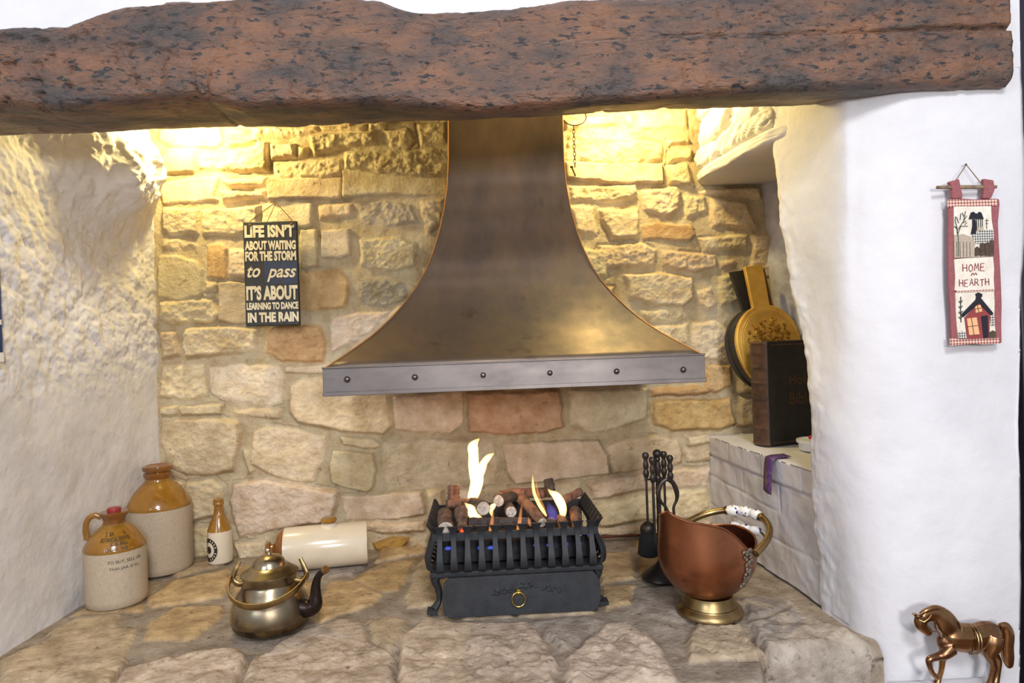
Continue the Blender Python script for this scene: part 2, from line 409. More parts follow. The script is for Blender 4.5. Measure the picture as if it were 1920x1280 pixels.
# back wall stones, photo pixels; letter = kind of stone (r rough, s smooth, p pink, o orange, g grey, a amber)
WALL = parse('''303,245 412,240 416,268 400,276 322,277 300,262|s
425,241 467,240 470,256 428,258|
472,240 595,236 597,247 560,256 476,258|r
430,260 478,262 480,268 460,275 430,276|
482,266 503,266 502,322 466,322 370,321 372,285 430,280 480,276|r
318,280 366,282 366,322 304,323 302,300|s
303,345 340,335 410,333 408,350 400,370 410,374 304,381|s
415,338 460,335 500,332 500,348 430,352|
415,358 470,360 500,355 500,372 420,378|
507,268 555,270 557,297 508,300|r
559,275 580,275 576,295 559,297|
512,305 640,298 641,330 560,334 512,332|r
505,338 640,334 640,372 540,374 505,374|s
582,255 640,250 700,245 705,270 650,278 590,292|r
600,238 685,234 683,245 604,249|r
692,233 725,230 720,242 692,243|r
722,246 762,242 777,262 765,275 735,277 725,265|r
782,233 838,230 838,265 788,272|r
645,285 720,282 838,278 838,332 760,330 700,322 645,318|r
642,320 700,325 760,332 837,335 835,362 700,366 645,370|s
305,390 373,392 373,440 320,441 305,430|
380,395 430,390 490,386 490,430 440,444 380,441|
495,386 520,376 585,382 585,422 540,430 495,430|s
595,385 660,380 660,404 600,412|
672,385 720,375 770,385 785,420 740,425 675,420|rg
790,375 833,370 830,415 800,440 790,420|r
604,435 655,430 657,478 640,484 604,482|sp
672,450 750,445 780,460 780,500 740,512 675,500|r
310,447 355,448 376,465 330,470 305,462|r
302,480 330,480 370,490 380,505 378,555 340,562 298,558 298,500|s
390,462 420,460 428,466 426,520 390,518|so
432,466 470,470 470,522 432,522|
300,568 340,563 400,562 412,590 400,605 320,608 300,600|r
413,530 480,530 480,600 440,605 413,600|s
386,526 408,530 405,546 388,546|r
350,615 440,610 480,618 482,655 430,665 350,670 345,640|r
303,618 335,622 340,665 305,672|r
505,615 600,608 612,640 608,680 530,678 500,660|ro
550,512 640,505 657,530 650,575 590,582 550,577|o
565,432 595,430 596,500 565,502|s
672,525 720,520 760,530 765,560 720,575 675,570|rg
620,595 680,586 730,583 700,620 660,645 620,662|p
660,650 760,560 800,520 830,600 760,690 660,690|
305,685 380,684 388,740 360,750 300,745|r
395,690 450,682 525,688 530,700 528,755 500,762 420,750 395,735|p
537,689 625,684 625,698 537,697|sp
545,720 570,708 620,706 730,735 735,800 720,815 640,808 560,790 543,770|
300,764 338,758 338,778 303,780|r
342,760 417,758 417,775 345,776|s
440,770 500,763 528,768 525,783 480,782 445,778|
305,786 420,782 452,790 455,830 440,880 400,890 350,890 315,870 303,830|
475,810 500,797 560,805 610,820 605,860 590,900 560,905 510,890 470,870|
458,843 467,846 477,882 468,887|s
640,818 700,822 715,835 700,840 645,832|s
625,842 700,851 707,880 700,910 690,920 625,905 620,870|s
736,740 866,735 868,790 845,808 800,812 740,805|p
720,830 800,822 850,822 930,825 935,870 930,910 860,912 730,918 718,890|p
876,735 1050,731 1057,800 1020,812 950,816 880,808|oo
1066,730 1212,726 1213,785 1160,800 1120,812 1070,795|p
1221,727 1310,722 1332,733 1300,741 1222,742|o
1225,749 1370,746 1377,795 1350,803 1260,808 1225,795|o
943,832 1060,826 1120,825 1135,850 1138,885 1080,893 965,908 950,880|sp
1132,838 1160,822 1220,816 1270,822 1280,850 1275,868 1200,880 1148,887 1140,865|
1284,841 1332,840 1332,862 1287,864|
1281,815 1335,812 1335,832 1286,834|
1100,905 1150,893 1230,881 1332,875 1328,910 1200,918 1110,935|p
1100,945 1200,925 1325,915 1330,950 1300,970 1200,975 1120,985|
440,905 500,897 560,905 635,920 635,945 620,975 560,985 450,1008 440,980 432,940|p
350,905 400,895 420,910 422,965 360,975 350,940|
310,895 345,905 345,975 310,975|
640,930 720,925 790,920 797,960 720,973 650,972|sp
655,977 740,978 800,970 800,995 720,1000 660,987|r
700,1017 740,1004 770,1010 745,1034 705,1031|ra
764,1010 802,1000 802,1030 768,1034|r
440,1020 500,1010 505,1045 450,1052|
330,985 400,985 395,1042 340,1052|
800,918 832,914 832,962 803,965|
840,920 900,918 900,960 840,962|p
910,918 1090,905 1092,950 910,960|p
840,970 960,968 960,1005 840,1010|
970,966 1095,955 1096,1003 970,1008|
1110,990 1200,984 1330,978 1330,1000 1110,1004|
1055,225 1150,215 1155,238 1100,240 1060,246|
1165,214 1185,212 1190,238 1170,238|
1192,210 1285,207 1290,240 1200,245|
1060,256 1100,244 1150,240 1205,262 1240,272 1240,300 1180,310 1060,302|r
1250,262 1290,260 1290,272 1250,274|
1060,306 1240,310 1240,342 1180,345 1062,336|s
1252,284 1296,282 1296,300 1252,304|
1250,310 1290,308 1294,350 1255,345|
1065,350 1190,346 1195,372 1140,379 1070,378|r
1202,358 1268,352 1274,362 1270,395 1240,408 1205,395|r
1278,365 1322,368 1325,395 1285,410|r
1122,392 1195,392 1198,445 1145,448 1127,415|
1066,385 1112,388 1118,440 1080,440|
1202,425 1230,419 1295,425 1302,440 1290,450 1205,448|so
1332,370 1400,380 1420,430 1332,425|
1120,460 1200,455 1230,470 1225,498 1130,500|r
1310,447 1400,440 1400,466 1320,471|
1238,471 1340,477 1345,500 1300,512 1240,498|r
1350,490 1378,486 1376,500 1352,503|
1410,440 1470,440 1470,520 1405,510|
1170,515 1240,510 1295,520 1298,560 1280,575 1220,572 1180,560|
1308,545 1335,540 1342,570 1325,582 1308,570|r
1346,520 1390,510 1400,560 1350,575|
1200,580 1280,578 1286,595 1250,605 1210,600|r
1297,606 1340,600 1365,620 1375,660 1365,677 1310,672 1297,650|p
1230,612 1288,608 1290,645 1250,640|
1322,682 1370,683 1375,725 1340,735 1322,728|o
1384,690 1440,690 1440,735 1384,735|
1384,742 1450,742 1450,795 1384,797|
1400,600 1460,600 1460,680 1400,680|
1310,360 1325,355 1420,352 1425,372 1330,364|r
303,210 412,205 412,234 303,238|
424,205 560,203 560,232 424,234|r
572,202 700,200 700,226 572,230|r
712,200 838,198 838,224 712,226|r
1060,190 1180,188 1180,206 1060,212|
1192,188 1290,186 1290,202 1192,204|''')
for r_, yy in enumerate(range(235, 900, 62)):      # courses hidden by the hood
    for c_ in range(2):
        x0 = 852+c_*100-(r_ % 2)*8
        if yy < 720: WALL.append((np.array([(x0, yy), (x0+90, yy-2), (x0+88, yy+52), (x0+2, yy+54)]), ''))
for x0, yy in ((700, 640), (760, 580), (790, 500), (700, 690), (1060, 470), (1070, 540), (1100, 600), (1070, 660), (1170, 660), (1190, 612)):
    WALL.append((np.array([(x0, yy), (x0+80, yy-3), (x0+78, yy+48), (x0+3, yy+50)]), ''))
YB = 2.29
def stone_color(kind, rs):
    base = {'p': (224, 207, 180), 'o': (212, 180, 132), 'g': (188, 176, 156), 'a': (184, 146, 84)}
    for k in ('oo',):
        if kind.endswith('oo'): c = np.array((206, 174, 142)); break
    else:
        c = np.array((223, 206, 172))
        for k in 'pga':
            if k in kind: c = np.array(base[k])
        if 'o' in kind: c = np.array(base['o'])
    c = c + rs.uniform(-9, 9) + rs.uniform(-3, 3, 3)
    return np.array(lin(np.clip(c, 0, 255)))

def build_back_wall():
    rs = np.random.RandomState(11)
    polys = [np.array([wy(x, y, YB)[[0, 2]] for x, y in P]) for P, k in WALL]
    us = np.arange(-1.16, 1.24, 0.0038); vs = np.arange(-0.06, 1.75, 0.0038)
    U, V = np.meshgrid(us, vs, indexing='ij')
    d, sid = stone_field(polys, U, V, 0.006); d = d+0.004
    prot = rs.uniform(0.008, 0.026, len(polys)); tu = rs.uniform(-0.09, 0.09, len(polys)); tv = rs.uniform(-0.09, 0.09, len(polys))
    rough = np.array([0.012 if 'r' in k else (0.002 if 's' in k else 0.0065) for _, k in WALL])
    smo = np.array([0.006 if 's' in k else 0.014 for _, k in WALL])
    cen = np.array([p.mean(0) for p in polys]); colr = np.array([stone_color(k, rs) for _, k in WALL])
    s = np.clip(sid, 0, None); m_ = np.where(sid >= 0, smooth(-0.003, 1, np.clip(d/smo[s], -1, 1)), 0)
    m_ = np.where(d > -0.002, np.clip(m_, 0, 1), 0)
    ht = prot[s] + tu[s]*(U-cen[s, 0]) + tv[s]*(V-cen[s, 1]) + rough[s]*fbm(U*50, V*66, 20, 5, 0.66) + 0.004*fbm(U*14, V*14, 30, 3)
    mort = 0.004*fbm(U*30, V*30, 40, 4, 0.6) + 0.006*fbm(U*6, V*6, 45, 2)
    h = mort*(1-m_) + np.maximum(ht, mort+0.002)*m_
    h -= 0.010*np.clip(1-np.abs(d+0.002)/0.004, 0, 1)*(vn(U*9, V*9, 50) > 0.60)       # open joints
    P = np.stack([U, YB-h, V], -1)
    mc = np.array(lin((198, 184, 154)))*(1+0.16*fbm(U*12, V*12, 52, 3))[..., None]
    sc = colr[s]*(1+0.14*fbm(U*18, V*18, 54, 4))[..., None]
    mm = smooth(0.0, 0.005, d)[..., None]*(sid >= 0)[..., None]
    tint = mc*(1-mm)+sc*mm
    return struct(grid_mesh('wall_back', P, STONE, tint))
build_back_wall()

HEARTH = parse('''0,1232 95,1190 190,1174 262,1172 240,1215 205,1282 205,1340 0,1340|
85,1187 150,1150 225,1148 220,1170 160,1182 100,1195|
280,1113 330,1085 430,1062 430,1095 415,1115 350,1126 282,1133|o
278,1165 300,1150 330,1134 410,1133 420,1148 385,1175 360,1194 278,1195|o
215,1280 232,1250 300,1235 400,1215 440,1207 463,1232 440,1290 430,1340 215,1340|p
452,1290 470,1234 560,1180 640,1157 680,1165 690,1200 740,1225 735,1290 720,1340 455,1340|p
600,1120 620,1085 660,1082 715,1110 700,1130 640,1145 602,1160|o
665,1083 700,1055 785,1040 765,1075 745,1100 715,1105|o
690,1160 720,1150 762,1158 758,1185 735,1215 700,1195|
762,1182 800,1150 845,1162 920,1165 985,1163 1008,1180 1030,1215 1043,1240 1035,1290 1030,1340 752,1340 750,1230|p
1062,1225 1105,1190 1140,1166 1180,1161 1205,1180 1240,1215 1265,1260 1262,1340 1060,1340|p
1190,1098 1260,1098 1300,1150 1280,1160 1212,1152 1187,1122|g
1288,1196 1312,1160 1390,1170 1425,1212 1420,1224 1380,1228 1295,1232|
1402,1162 1450,1150 1490,1130 1560,1165 1632,1197 1650,1232 1440,1236 1432,1205|g
1395,1118 1440,1108 1488,1124 1440,1148 1402,1152|g
1130,1098 1188,1092 1180,1125 1132,1140|o
1000,1160 1100,1150 1130,1160 1095,1190 1050,1210|g
440,1060 520,1050 560,1075 590,1090 590,1120 440,1115|o
540,1066 650,1060 690,1050 660,1075 560,1078|g
720,1020 790,1015 800,1032 700,1050|o
790,1045 860,1045 840,1130 760,1135 770,1090|
860,1050 960,1045 960,1150 870,1155|
970,1045 1090,1040 1110,1145 975,1152|
1110,1040 1180,1030 1190,1080 1125,1090|o
1190,1010 1320,1005 1400,1050 1380,1090 1300,1085 1200,1080|o
310,1065 400,1048 420,1055 330,1078|
130,1150 165,1130 270,1110 270,1140 160,1148|o''')
def build_hearth():
    rs = np.random.RandomState(4)
    polys = [fl_poly(P) for P, k in HEARTH]
    us = np.arange(-1.25, 0.858, 0.0042); vs = np.arange(1.14, 2.34, 0.0042)
    U, V = np.meshgrid(us, vs, indexing='ij')
    d, sid = stone_field(polys, U, V, 0.010, seed=9); d = d+0.006
    s = np.clip(sid, 0, None)
    colr = np.array([np.array(lin(np.clip(np.array({'o': (198, 172, 130), 'p': (208, 190, 170), 'g': (180, 170, 158)}.get(k, (196, 178, 150)))+rs.uniform(-9, 9), 0, 255))) for _, k in HEARTH])
    prot = rs.uniform(0.000, 0.006, len(polys)); cen = np.array([p.mean(0) for p in polys]); tu = rs.uniform(-0.018, 0.018, len(polys)); tv = rs.uniform(-0.018, 0.018, len(polys))
    m_ = np.where(sid >= 0, smooth(0, 0.016, d), 0)
    near = smooth(1.62, 1.50, V)
    amp = 0.0026+0.0090*near
    ht = prot[s]+tu[s]*(U-cen[s, 0])+tv[s]*(V-cen[s, 1])*near + amp*fbm(U*26, V*26, 7, 5, 0.62)
    mort = -0.006-0.003*near+0.0022*fbm(U*26, V*26, 12, 4, 0.6)
    h = mort*(1-m_)+np.maximum(ht, mort)*m_ - 0.003
    h = np.where(V > 1.55, np.minimum(h, 0.0), h)
    h -= 0.012*np.clip(1-np.abs(d)/0.0035, 0, 1)*(vn(U*7, V*7, 22) > 0.55)*near
    # rounded front edge of the raised hearth
    fe = 1.285+0.012*fbm(U*6, U*0, 31, 3)+0.110*smooth(0.53, 0.585, U)+0.022*smooth(0.62, 0.80, U)
    drop = np.clip((fe+0.03-V)/0.03, 0, None)
    h = h-np.where(drop > 0, 0.03*np.minimum(drop, 1)**2, 0)
    yy = np.where(V < fe, fe-(fe-V)*0.12 + 0.008*fbm(U*20, V*20, 33, 4), V)
    h = np.where(V < fe, -0.03-(fe-V)*2.8, h)
    h = np.maximum(h, -0.30)
    P = np.stack([U, yy, h], -1)
    mc = np.array(lin((170, 158, 142)))*(1+0.14*fbm(U*12, V*12, 52, 3))[..., None]
    sc = colr[s]*(1+0.2*fbm(U*16, V*16, 54, 5, 0.6))[..., None]
    mm = smooth(0.0, 0.008, d)[..., None]*(sid >= 0)[..., None]
    return struct(grid_mesh('hearth', P, FLAG, mc*(1-mm)+sc*mm))
def fl_poly(P): return np.array([fl(x, y)[:2] for x, y in P])
build_hearth()

# ------------------------------------------------------------------ plaster walls
def build_left_wall():
    ys = np.arange(1.20, 2.33, 0.004); zs = np.arange(-0.05, 1.75, 0.004)
    Y, Z = np.meshgrid(ys, zs, indexing='ij')
    x = np.interp(Y, [1.2, 1.598, 1.736, 1.895, 2.2, 2.35], [-1.150, -1.138, -1.134, -1.126, -1.098, -1.078])
    up = smooth(0.50, 0.78, Z+0.10*fbm(Y*5, Z*5, 3, 2))
    h = up*(0.004+0.0115*fbm(Y*28, Z*28+Y*12, 5, 5, 0.66)+0.012*fbm(Y*6, Z*6, 15, 3)) + (1-up)*(0.004*fbm(Y*12, Z*12, 25, 4)+0.006*fbm(Y*3.5, Z*3.5, 26, 2))
    # boulder under the lamp, its overhang to the left
    bl = np.exp(-(((Y-2.06)/0.20)**2+((Z-1.25)/0.15)**2)**1.6)
    h += bl*(0.125+0.035*fbm(Y*16, Z*16, 33, 4))
    h += 0.05*np.exp(-(((Y-1.78)/0.13)**2+((Z-1.36)/0.10)**2)**2)
    h -= 0.03*smooth(1.05, 1.4, Z)*smooth(1.95, 1.6, Y)
    P = np.stack([x+h, Y, Z], -1)
    return struct(grid_mesh('wall_left', P, PLASTER_L))
build_left_wall()

def build_right_wall():
    zs = np.arange(-0.31, 1.30, 0.006)
    n = 190
    P = np.zeros((n, len(zs), 3))
    q_ = np.array([wy(1914, p, 1.402) for p in range(-100, 1500, 50)]); XE = lambda z: float(np.interp(z, q_[::-1, 2], q_[::-1, 0]))
    rag = fbm(zs*18, zs*0+3, 8, 4, 0.6)
    for k, z in enumerate(zs):
        ye = np.interp(z, [0.0, 0.34, 0.45, 0.60, 0.75, 1.0, 1.17, 1.3], [1.60, 1.585, 1.572, 1.60, 1.648, 1.705, 1.735, 1.74])
        xe = np.interp(z, [0.0, 0.33, 0.8, 1.3], [0.818, 0.80, 0.796, 0.80])
        ye += 0.006*rag[k]
        xe2 = XE(z)
        xc = np.interp(z, [-0.3, 0, 0.5, 0.9, 1.1, 1.3], [0.86, 0.868, 0.885, 0.885, 0.905, 0.92])
        path = [(1.20, ye+0.05), (0.90, ye+0.035), (xe+0.035, ye+0.028), (xe+0.006, ye+0.014), (xe, ye-0.005), (xe+0.008, ye-0.05), (xe*0.72+xc*0.28, 1.490), (xe*0.4+xc*0.6, 1.452), (xc+0.005, 1.425), (xc+0.05, 1.409), (xc+0.13, 1.402), (xe2-0.012, 1.40), (xe2-0.002, 1.406), (xe2, 1.43), (xe2, 1.75)]
        q = np.array(spline([(*p, 0) for p in path], 6))[:, :2]
        s = np.r_[0, np.cumsum(np.hypot(*np.diff(q, axis=0).T))]
        # denser around the visible edge and corner
        t = np.interp(np.linspace(0, 1, n), [0, 0.08, 0.30, 0.75, 0.92, 1], [0, s[12], s[24], s[54], s[72], s[-1]])
        P[:, k, 0] = np.interp(t, s, q[:, 0]); P[:, k, 1] = np.interp(t, s, q[:, 1]); P[:, k, 2] = z
    du = np.gradient(P, axis=0); nrm = np.stack([du[..., 1], -du[..., 0], 0*du[..., 0]], -1)
    nrm /= np.linalg.norm(nrm, axis=-1, keepdims=True)+1e-9
    A = np.cumsum(np.linalg.norm(du, axis=-1), axis=0); Z = P[..., 2]
    h = 0.0035*fbm(A*9, Z*9, 4, 4)+0.008*fbm(A*3, Z*3, 14, 2)
    edge = np.exp(-((A-0.42)/0.06)**2)
    h += 0.004*fbm(A*40, Z*40, 18, 4)*edge
    P = P - nrm*h[..., None]

    return struct(grid_mesh('wall_right', P, PLASTER))
build_right_wall()

def rock(c, d, R=None, seed=0, amp=0.25, mt=None, name='trim_9'):
    bm = bmesh.new(); bmesh.ops.create_cube(bm, size=1.0)
    bmesh.ops.subdivide_edges(bm, edges=bm.edges[:], cuts=22, use_grid_fill=True)
    co_ = np.array([v.co[:] for v in bm.verts])
    L = (np.abs(co_)**5).sum(1)**0.2; co_ = co_/L[:, None]*0.5
    P = co_*np.array(d)
    h = fbm(P[:, 0]*26+seed*7+P[:, 2]*19, P[:, 1]*26+P[:, 2]*37, seed, 5, 0.65)
    P = P*(1+amp*0.5*h[:, None])
    for v, p in zip(bm.verts, P):
        q = Vector(p); v.co = (R @ q if R is not None else q)+Vector(c)
    me = bpy.data.meshes.new(name); bm.to_mesh(me); bm.free(); me.shade_smooth()
    me.materials.append(mt or PLASTER); return me

def build_niche():
    # painted brick wall under the niche with its ledge
    ys = np.r_[np.arange(1.50, 2.30, 0.006)]; t = np.r_[np.linspace(0, 0.335, 70), 0.335+np.linspace(0.004, 0.38, 60)]
    Y, T = np.meshgrid(ys, t, indexing='ij')
    face = T <= 0.335
    xw = np.interp(Y, [1.418, 1.631, 1.891, 2.226, 2.3], [0.838, 0.818, 0.802, 0.787, 0.785])
    def groove(z0, sl=0.0, w_=0.004): return np.clip(1-np.abs(T-(z0+sl*(Y-1.9)))/w_, 0, 1)
    g = groove(0.262)*0.006+groove(0.185, 0.02)*0.004*smooth(1.75, 1.9, Y)+groove(0.10, -0.02)*0.003
    for yj in (1.68, 1.90, 2.12): g += 0.004*np.clip(1-np.abs(Y-yj)/0.004, 0, 1)*((T > 0.262) & face)
    for yj in (1.80, 2.03): g += 0.003*np.clip(1-np.abs(Y-yj)/0.004, 0, 1)*((T > 0.185) & (T <= 0.262))
    n_ = 0.006*fbm(Y*14, T*14, 6, 4)+0.004*fbm(Y*5, T*5, 9, 2)
    lip = 0.004*smooth(0.255, 0.27, T)
    x = np.where(face, xw-n_*0.9+g-lip, xw-lip+np.maximum(0.012-(T-0.335)*0.6, 0)*0-n_*0.5+(T-0.335))
    z = np.where(face, np.minimum(T, 0.335-0.006*smooth(0.326, 0.335, T)), 0.331+0.003*fbm(Y*12, T*12, 44, 3))
    o = struct(grid_mesh('trim_1', np.stack([x, Y, z], -1), PLASTER)); o['label'] = 'white painted brick ledge under the niche'
    # inner side of the niche
    ys = np.arange(1.60, 2.32, 0.012); zs = np.arange(0.30, 1.30, 0.012)
    Y, Z = np.meshgrid(ys, zs, indexing='ij')
    X = 1.060+0.012*fbm(Y*10, Z*10, 13, 4)-0.05*smooth(2.15, 2.3, Y)+0.05*smooth(1.0, 0.4, Z)
    struct(grid_mesh('wall_niche', np.stack([X, Y, Z], -1), NICHE))
    # soffit slab and lit stones above the niche
    me = rock((0.945, 1.985, 1.212), (0.36, 0.68, 0.05), rotm('Z', 3.5) @ rotm('X', 1.7), 3, 0.12, PLASTER, 'trim_2')
    struct_link(me, 'trim_2')
    k = 3
    for c, d, rr in (((0.845, 2.17, 1.272), (0.19, 0.17, 0.075), 5), ((0.85, 2.01, 1.278), (0.16, 0.18, 0.08), -3), ((0.86, 1.84, 1.262), (0.16, 0.22, 0.06), 4),
                     ((0.86, 2.12, 1.36), (0.19, 0.26, 0.10), -6), ((0.87, 1.88, 1.345), (0.16, 0.28, 0.11), 3), ((0.87, 2.05, 1.47), (0.2, 0.5, 0.13), 0)):
        me = rock(c, d, rotm('Z', 3) @ rotm('X', rr), k, 0.42, PLASTER_L, 'trim_%d' % k); struct_link(me, 'trim_%d' % k); k += 1
    # wall carrying on above them
    ys = np.arange(1.66, 2.32, 0.02); zs = np.arange(1.20, 1.76, 0.02)
    Y, Z = np.meshgrid(ys, zs, indexing='ij')
    struct(grid_mesh('wall_niche_top', np.stack([0.90+0.02*fbm(Y*9, Z*9, 17, 3), Y, Z], -1), PLASTER_L))
def struct_link(me, name):
    o = bpy.data.objects.new(name, me); COL.objects.link(o); return struct(o)
build_niche()

# plaster above the beam, alcove ceiling, room floor, dark door frame on the right
def flat(name, pts, mt):
    MBx = MB(); MBx.add(pts, [tuple(range(len(pts)))]); return struct(MBx.build(name, mt, smoothang=0))
struct(MB().box((0.0, 1.9, 1.77), (3.2, 1.1, 0.04)).build('light_lid', DARKCH, smoothang=0))  # unseen cover over the alcove, added to block the world light
struct(MB().box((0.0, 0.4, -0.33), (4.4, 3.9, 0.05)).build('floor', FLOORM, smoothang=0))
xr = wy(1915, 640, 1.46)[0]-0.02
struct(MB().box((xr+0.05, 1.52, 0.75), (0.09, 0.16, 2.2)).build('trim_20', DARKT, smoothang=0, bevel=0.004))

# ------------------------------------------------------------------ oak beam
def build_beam():
    X = np.linspace(-1.125, wy(1889, 80, 1.37)[0], 460); nx = len(X)
    px = np.linspace(-400, 1889, 800)
    def edge(pts, y, which=2):
        q = np.array([wy(a, b, y) for a, b in pts]); return np.interp(X, q[:, 0], q[:, 2])
    top = edge([(-300, 48), (0, 46), (60, 45), (120, 42), (150, 31), (190, 14), (240, 4), (300, -6), (600, -16), (715, -8), (745, 5), (780, 13), (860, 16), (930, 10), (1000, 3), (1060, -8), (1300, -15), (1890, -22)], 1.37)
    fb = edge([(-300, 190), (0, 186), (100, 194), (180, 186), (300, 172), (370, 168), (440, 188), (600, 184), (700, 180), (800, 190), (900, 196), (1000, 190), (1100, 180), (1200, 175), (1300, 166), (1450, 158), (1600, 154), (1890, 148)], 1.36)
    bb = edge([(-300, 262), (0, 254), (100, 250), (300, 243), (600, 236), (800, 229), (1055, 217), (1240, 208), (1400, 200), (1590, 196), (1890, 186)], 1.56)
    crack = edge([(-300, 100), (600, 94), (850, 86), (1100, 80), (1300, 68), (1500, 64), (1700, 55), (1890, 50)], 1.36)
    nl = 96
    P = np.zeros((nx, nl, 3))
    for i in range(nx):
        T, Fz, B = top[i], fb[i], bb[i]
        loop = [(1.50, T+0.01), (1.43, T+0.006), (1.385, T-0.004), (1.366, T-0.02), (1.36, T-0.05), (1.357, (T+Fz)/2), (1.357, Fz+0.05), (1.358, Fz+0.014), (1.366, Fz-0.002), (1.385, Fz-0.010), (1.46, (Fz+B)/2-0.010), (1.53, B-0.004), (1.56, B+0.001), (1.575, B+0.02), (1.575, T)]
        q = np.array(spline([(*p, 0) for p in loop], 8))[:, :2]
        s = np.r_[0, np.cumsum(np.hypot(*np.diff(q, axis=0).T))]
        t = np.interp(np.linspace(0, 1, nl), [0, 0.08, 0.80, 0.93, 1], [0, s[16], s[64], s[96], s[-1]])
        P[i, :, 0] = X[i]; P[i, :, 1] = np.interp(t, s, q[:, 0]); P[i, :, 2] = np.interp(t, s, q[:, 1])
    XX, YY, ZZ = P[..., 0], P[..., 1], P[..., 2]
    W_ = ZZ+YY*0.9
    und = smooth(1.372, 1.40, YY)*(ZZ < 1.25)
    h = 0.004*fbm(XX*7, W_*16, 3, 3)+(0.0045-0.003*und)*fbm(XX*26, W_*60, 8, 4, 0.6)
    pit = fbm(XX*34, W_*60, 19, 3); h -= 0.007*smooth(0.22, 0.46, pit)*(0.5+1.0*smooth(-0.4, -0.9, XX))*(1-0.8*und)
    # adze marks along the lower arris and the long shake
    for cx, cw in ((-0.29, 0.01), (-0.245, 0.009), (-0.21, 0.009), (-0.62, 0.012), (-0.555, 0.012), (-0.37, 0.01), (0.30, 0.01), (0.45, 0.012)):
        h -= 0.006*np.exp(-((XX-cx)/cw)**2)*np.exp(-((ZZ-(fb[:, None]+0.035))/0.03)**2)
    cr = np.abs(ZZ-crack[:, None]-0.003*fbm(XX*14, XX*0, 44, 3)); cw = np.interp(XX, [-0.1, 0.3, 0.7, 1.1], [0.0005, 0.002, 0.004, 0.007])
    h -= np.where((YY < 1.39), 0.016*np.clip(1-cr/(cw+1e-6), 0, 1)*smooth(-0.15, 0.1, XX), 0)
    g = np.exp(-((XX+0.53)/0.006)**2-((ZZ-1.21)/0.018)**2); h -= 0.012*g
    dv = np.gradient(P, axis=1); nrm = np.stack([0*dv[..., 0], dv[..., 2], -dv[..., 1]], -1); nrm /= np.linalg.norm(nrm, axis=-1, keepdims=True)+1e-9
    P = P + nrm*h[..., None]
    # end cap: pull the last ring together
    cap = P[-1].copy(); c = cap.mean(0); ring = [P]
    for k_ in (0.9, 0.5, 0.02): ring.append((c+(cap-c)*k_)[None]+np.array([0.004*(1-k_), 0, 0]))
    fx = np.linspace(0, nx-1, 120).astype(int); pr_ = [(X[i], 1.400, top[i]+0.001) for i in fx]
    struct(MB().prism([(-1.6, 1.400, 1.36)]+pr_+[(1.10, 1.400, pr_[-1][2]), (1.10, 1.400, 1.24), (wy(1914, 150, 1.400)[0], 1.400, 1.24), (wy(1914, -200, 1.400)[0], 1.400, 1.9), (-1.6, 1.400, 1.9)], (0, 0.11, 0)).build('wall_front', PLASTER, smoothang=0))
    o = grid_mesh('mantel_beam', np.concatenate(ring, 0), BEAM)
    return tag(o, 'massive dark oak beam with pits and a long crack across the fireplace top', 'beam')
build_beam()

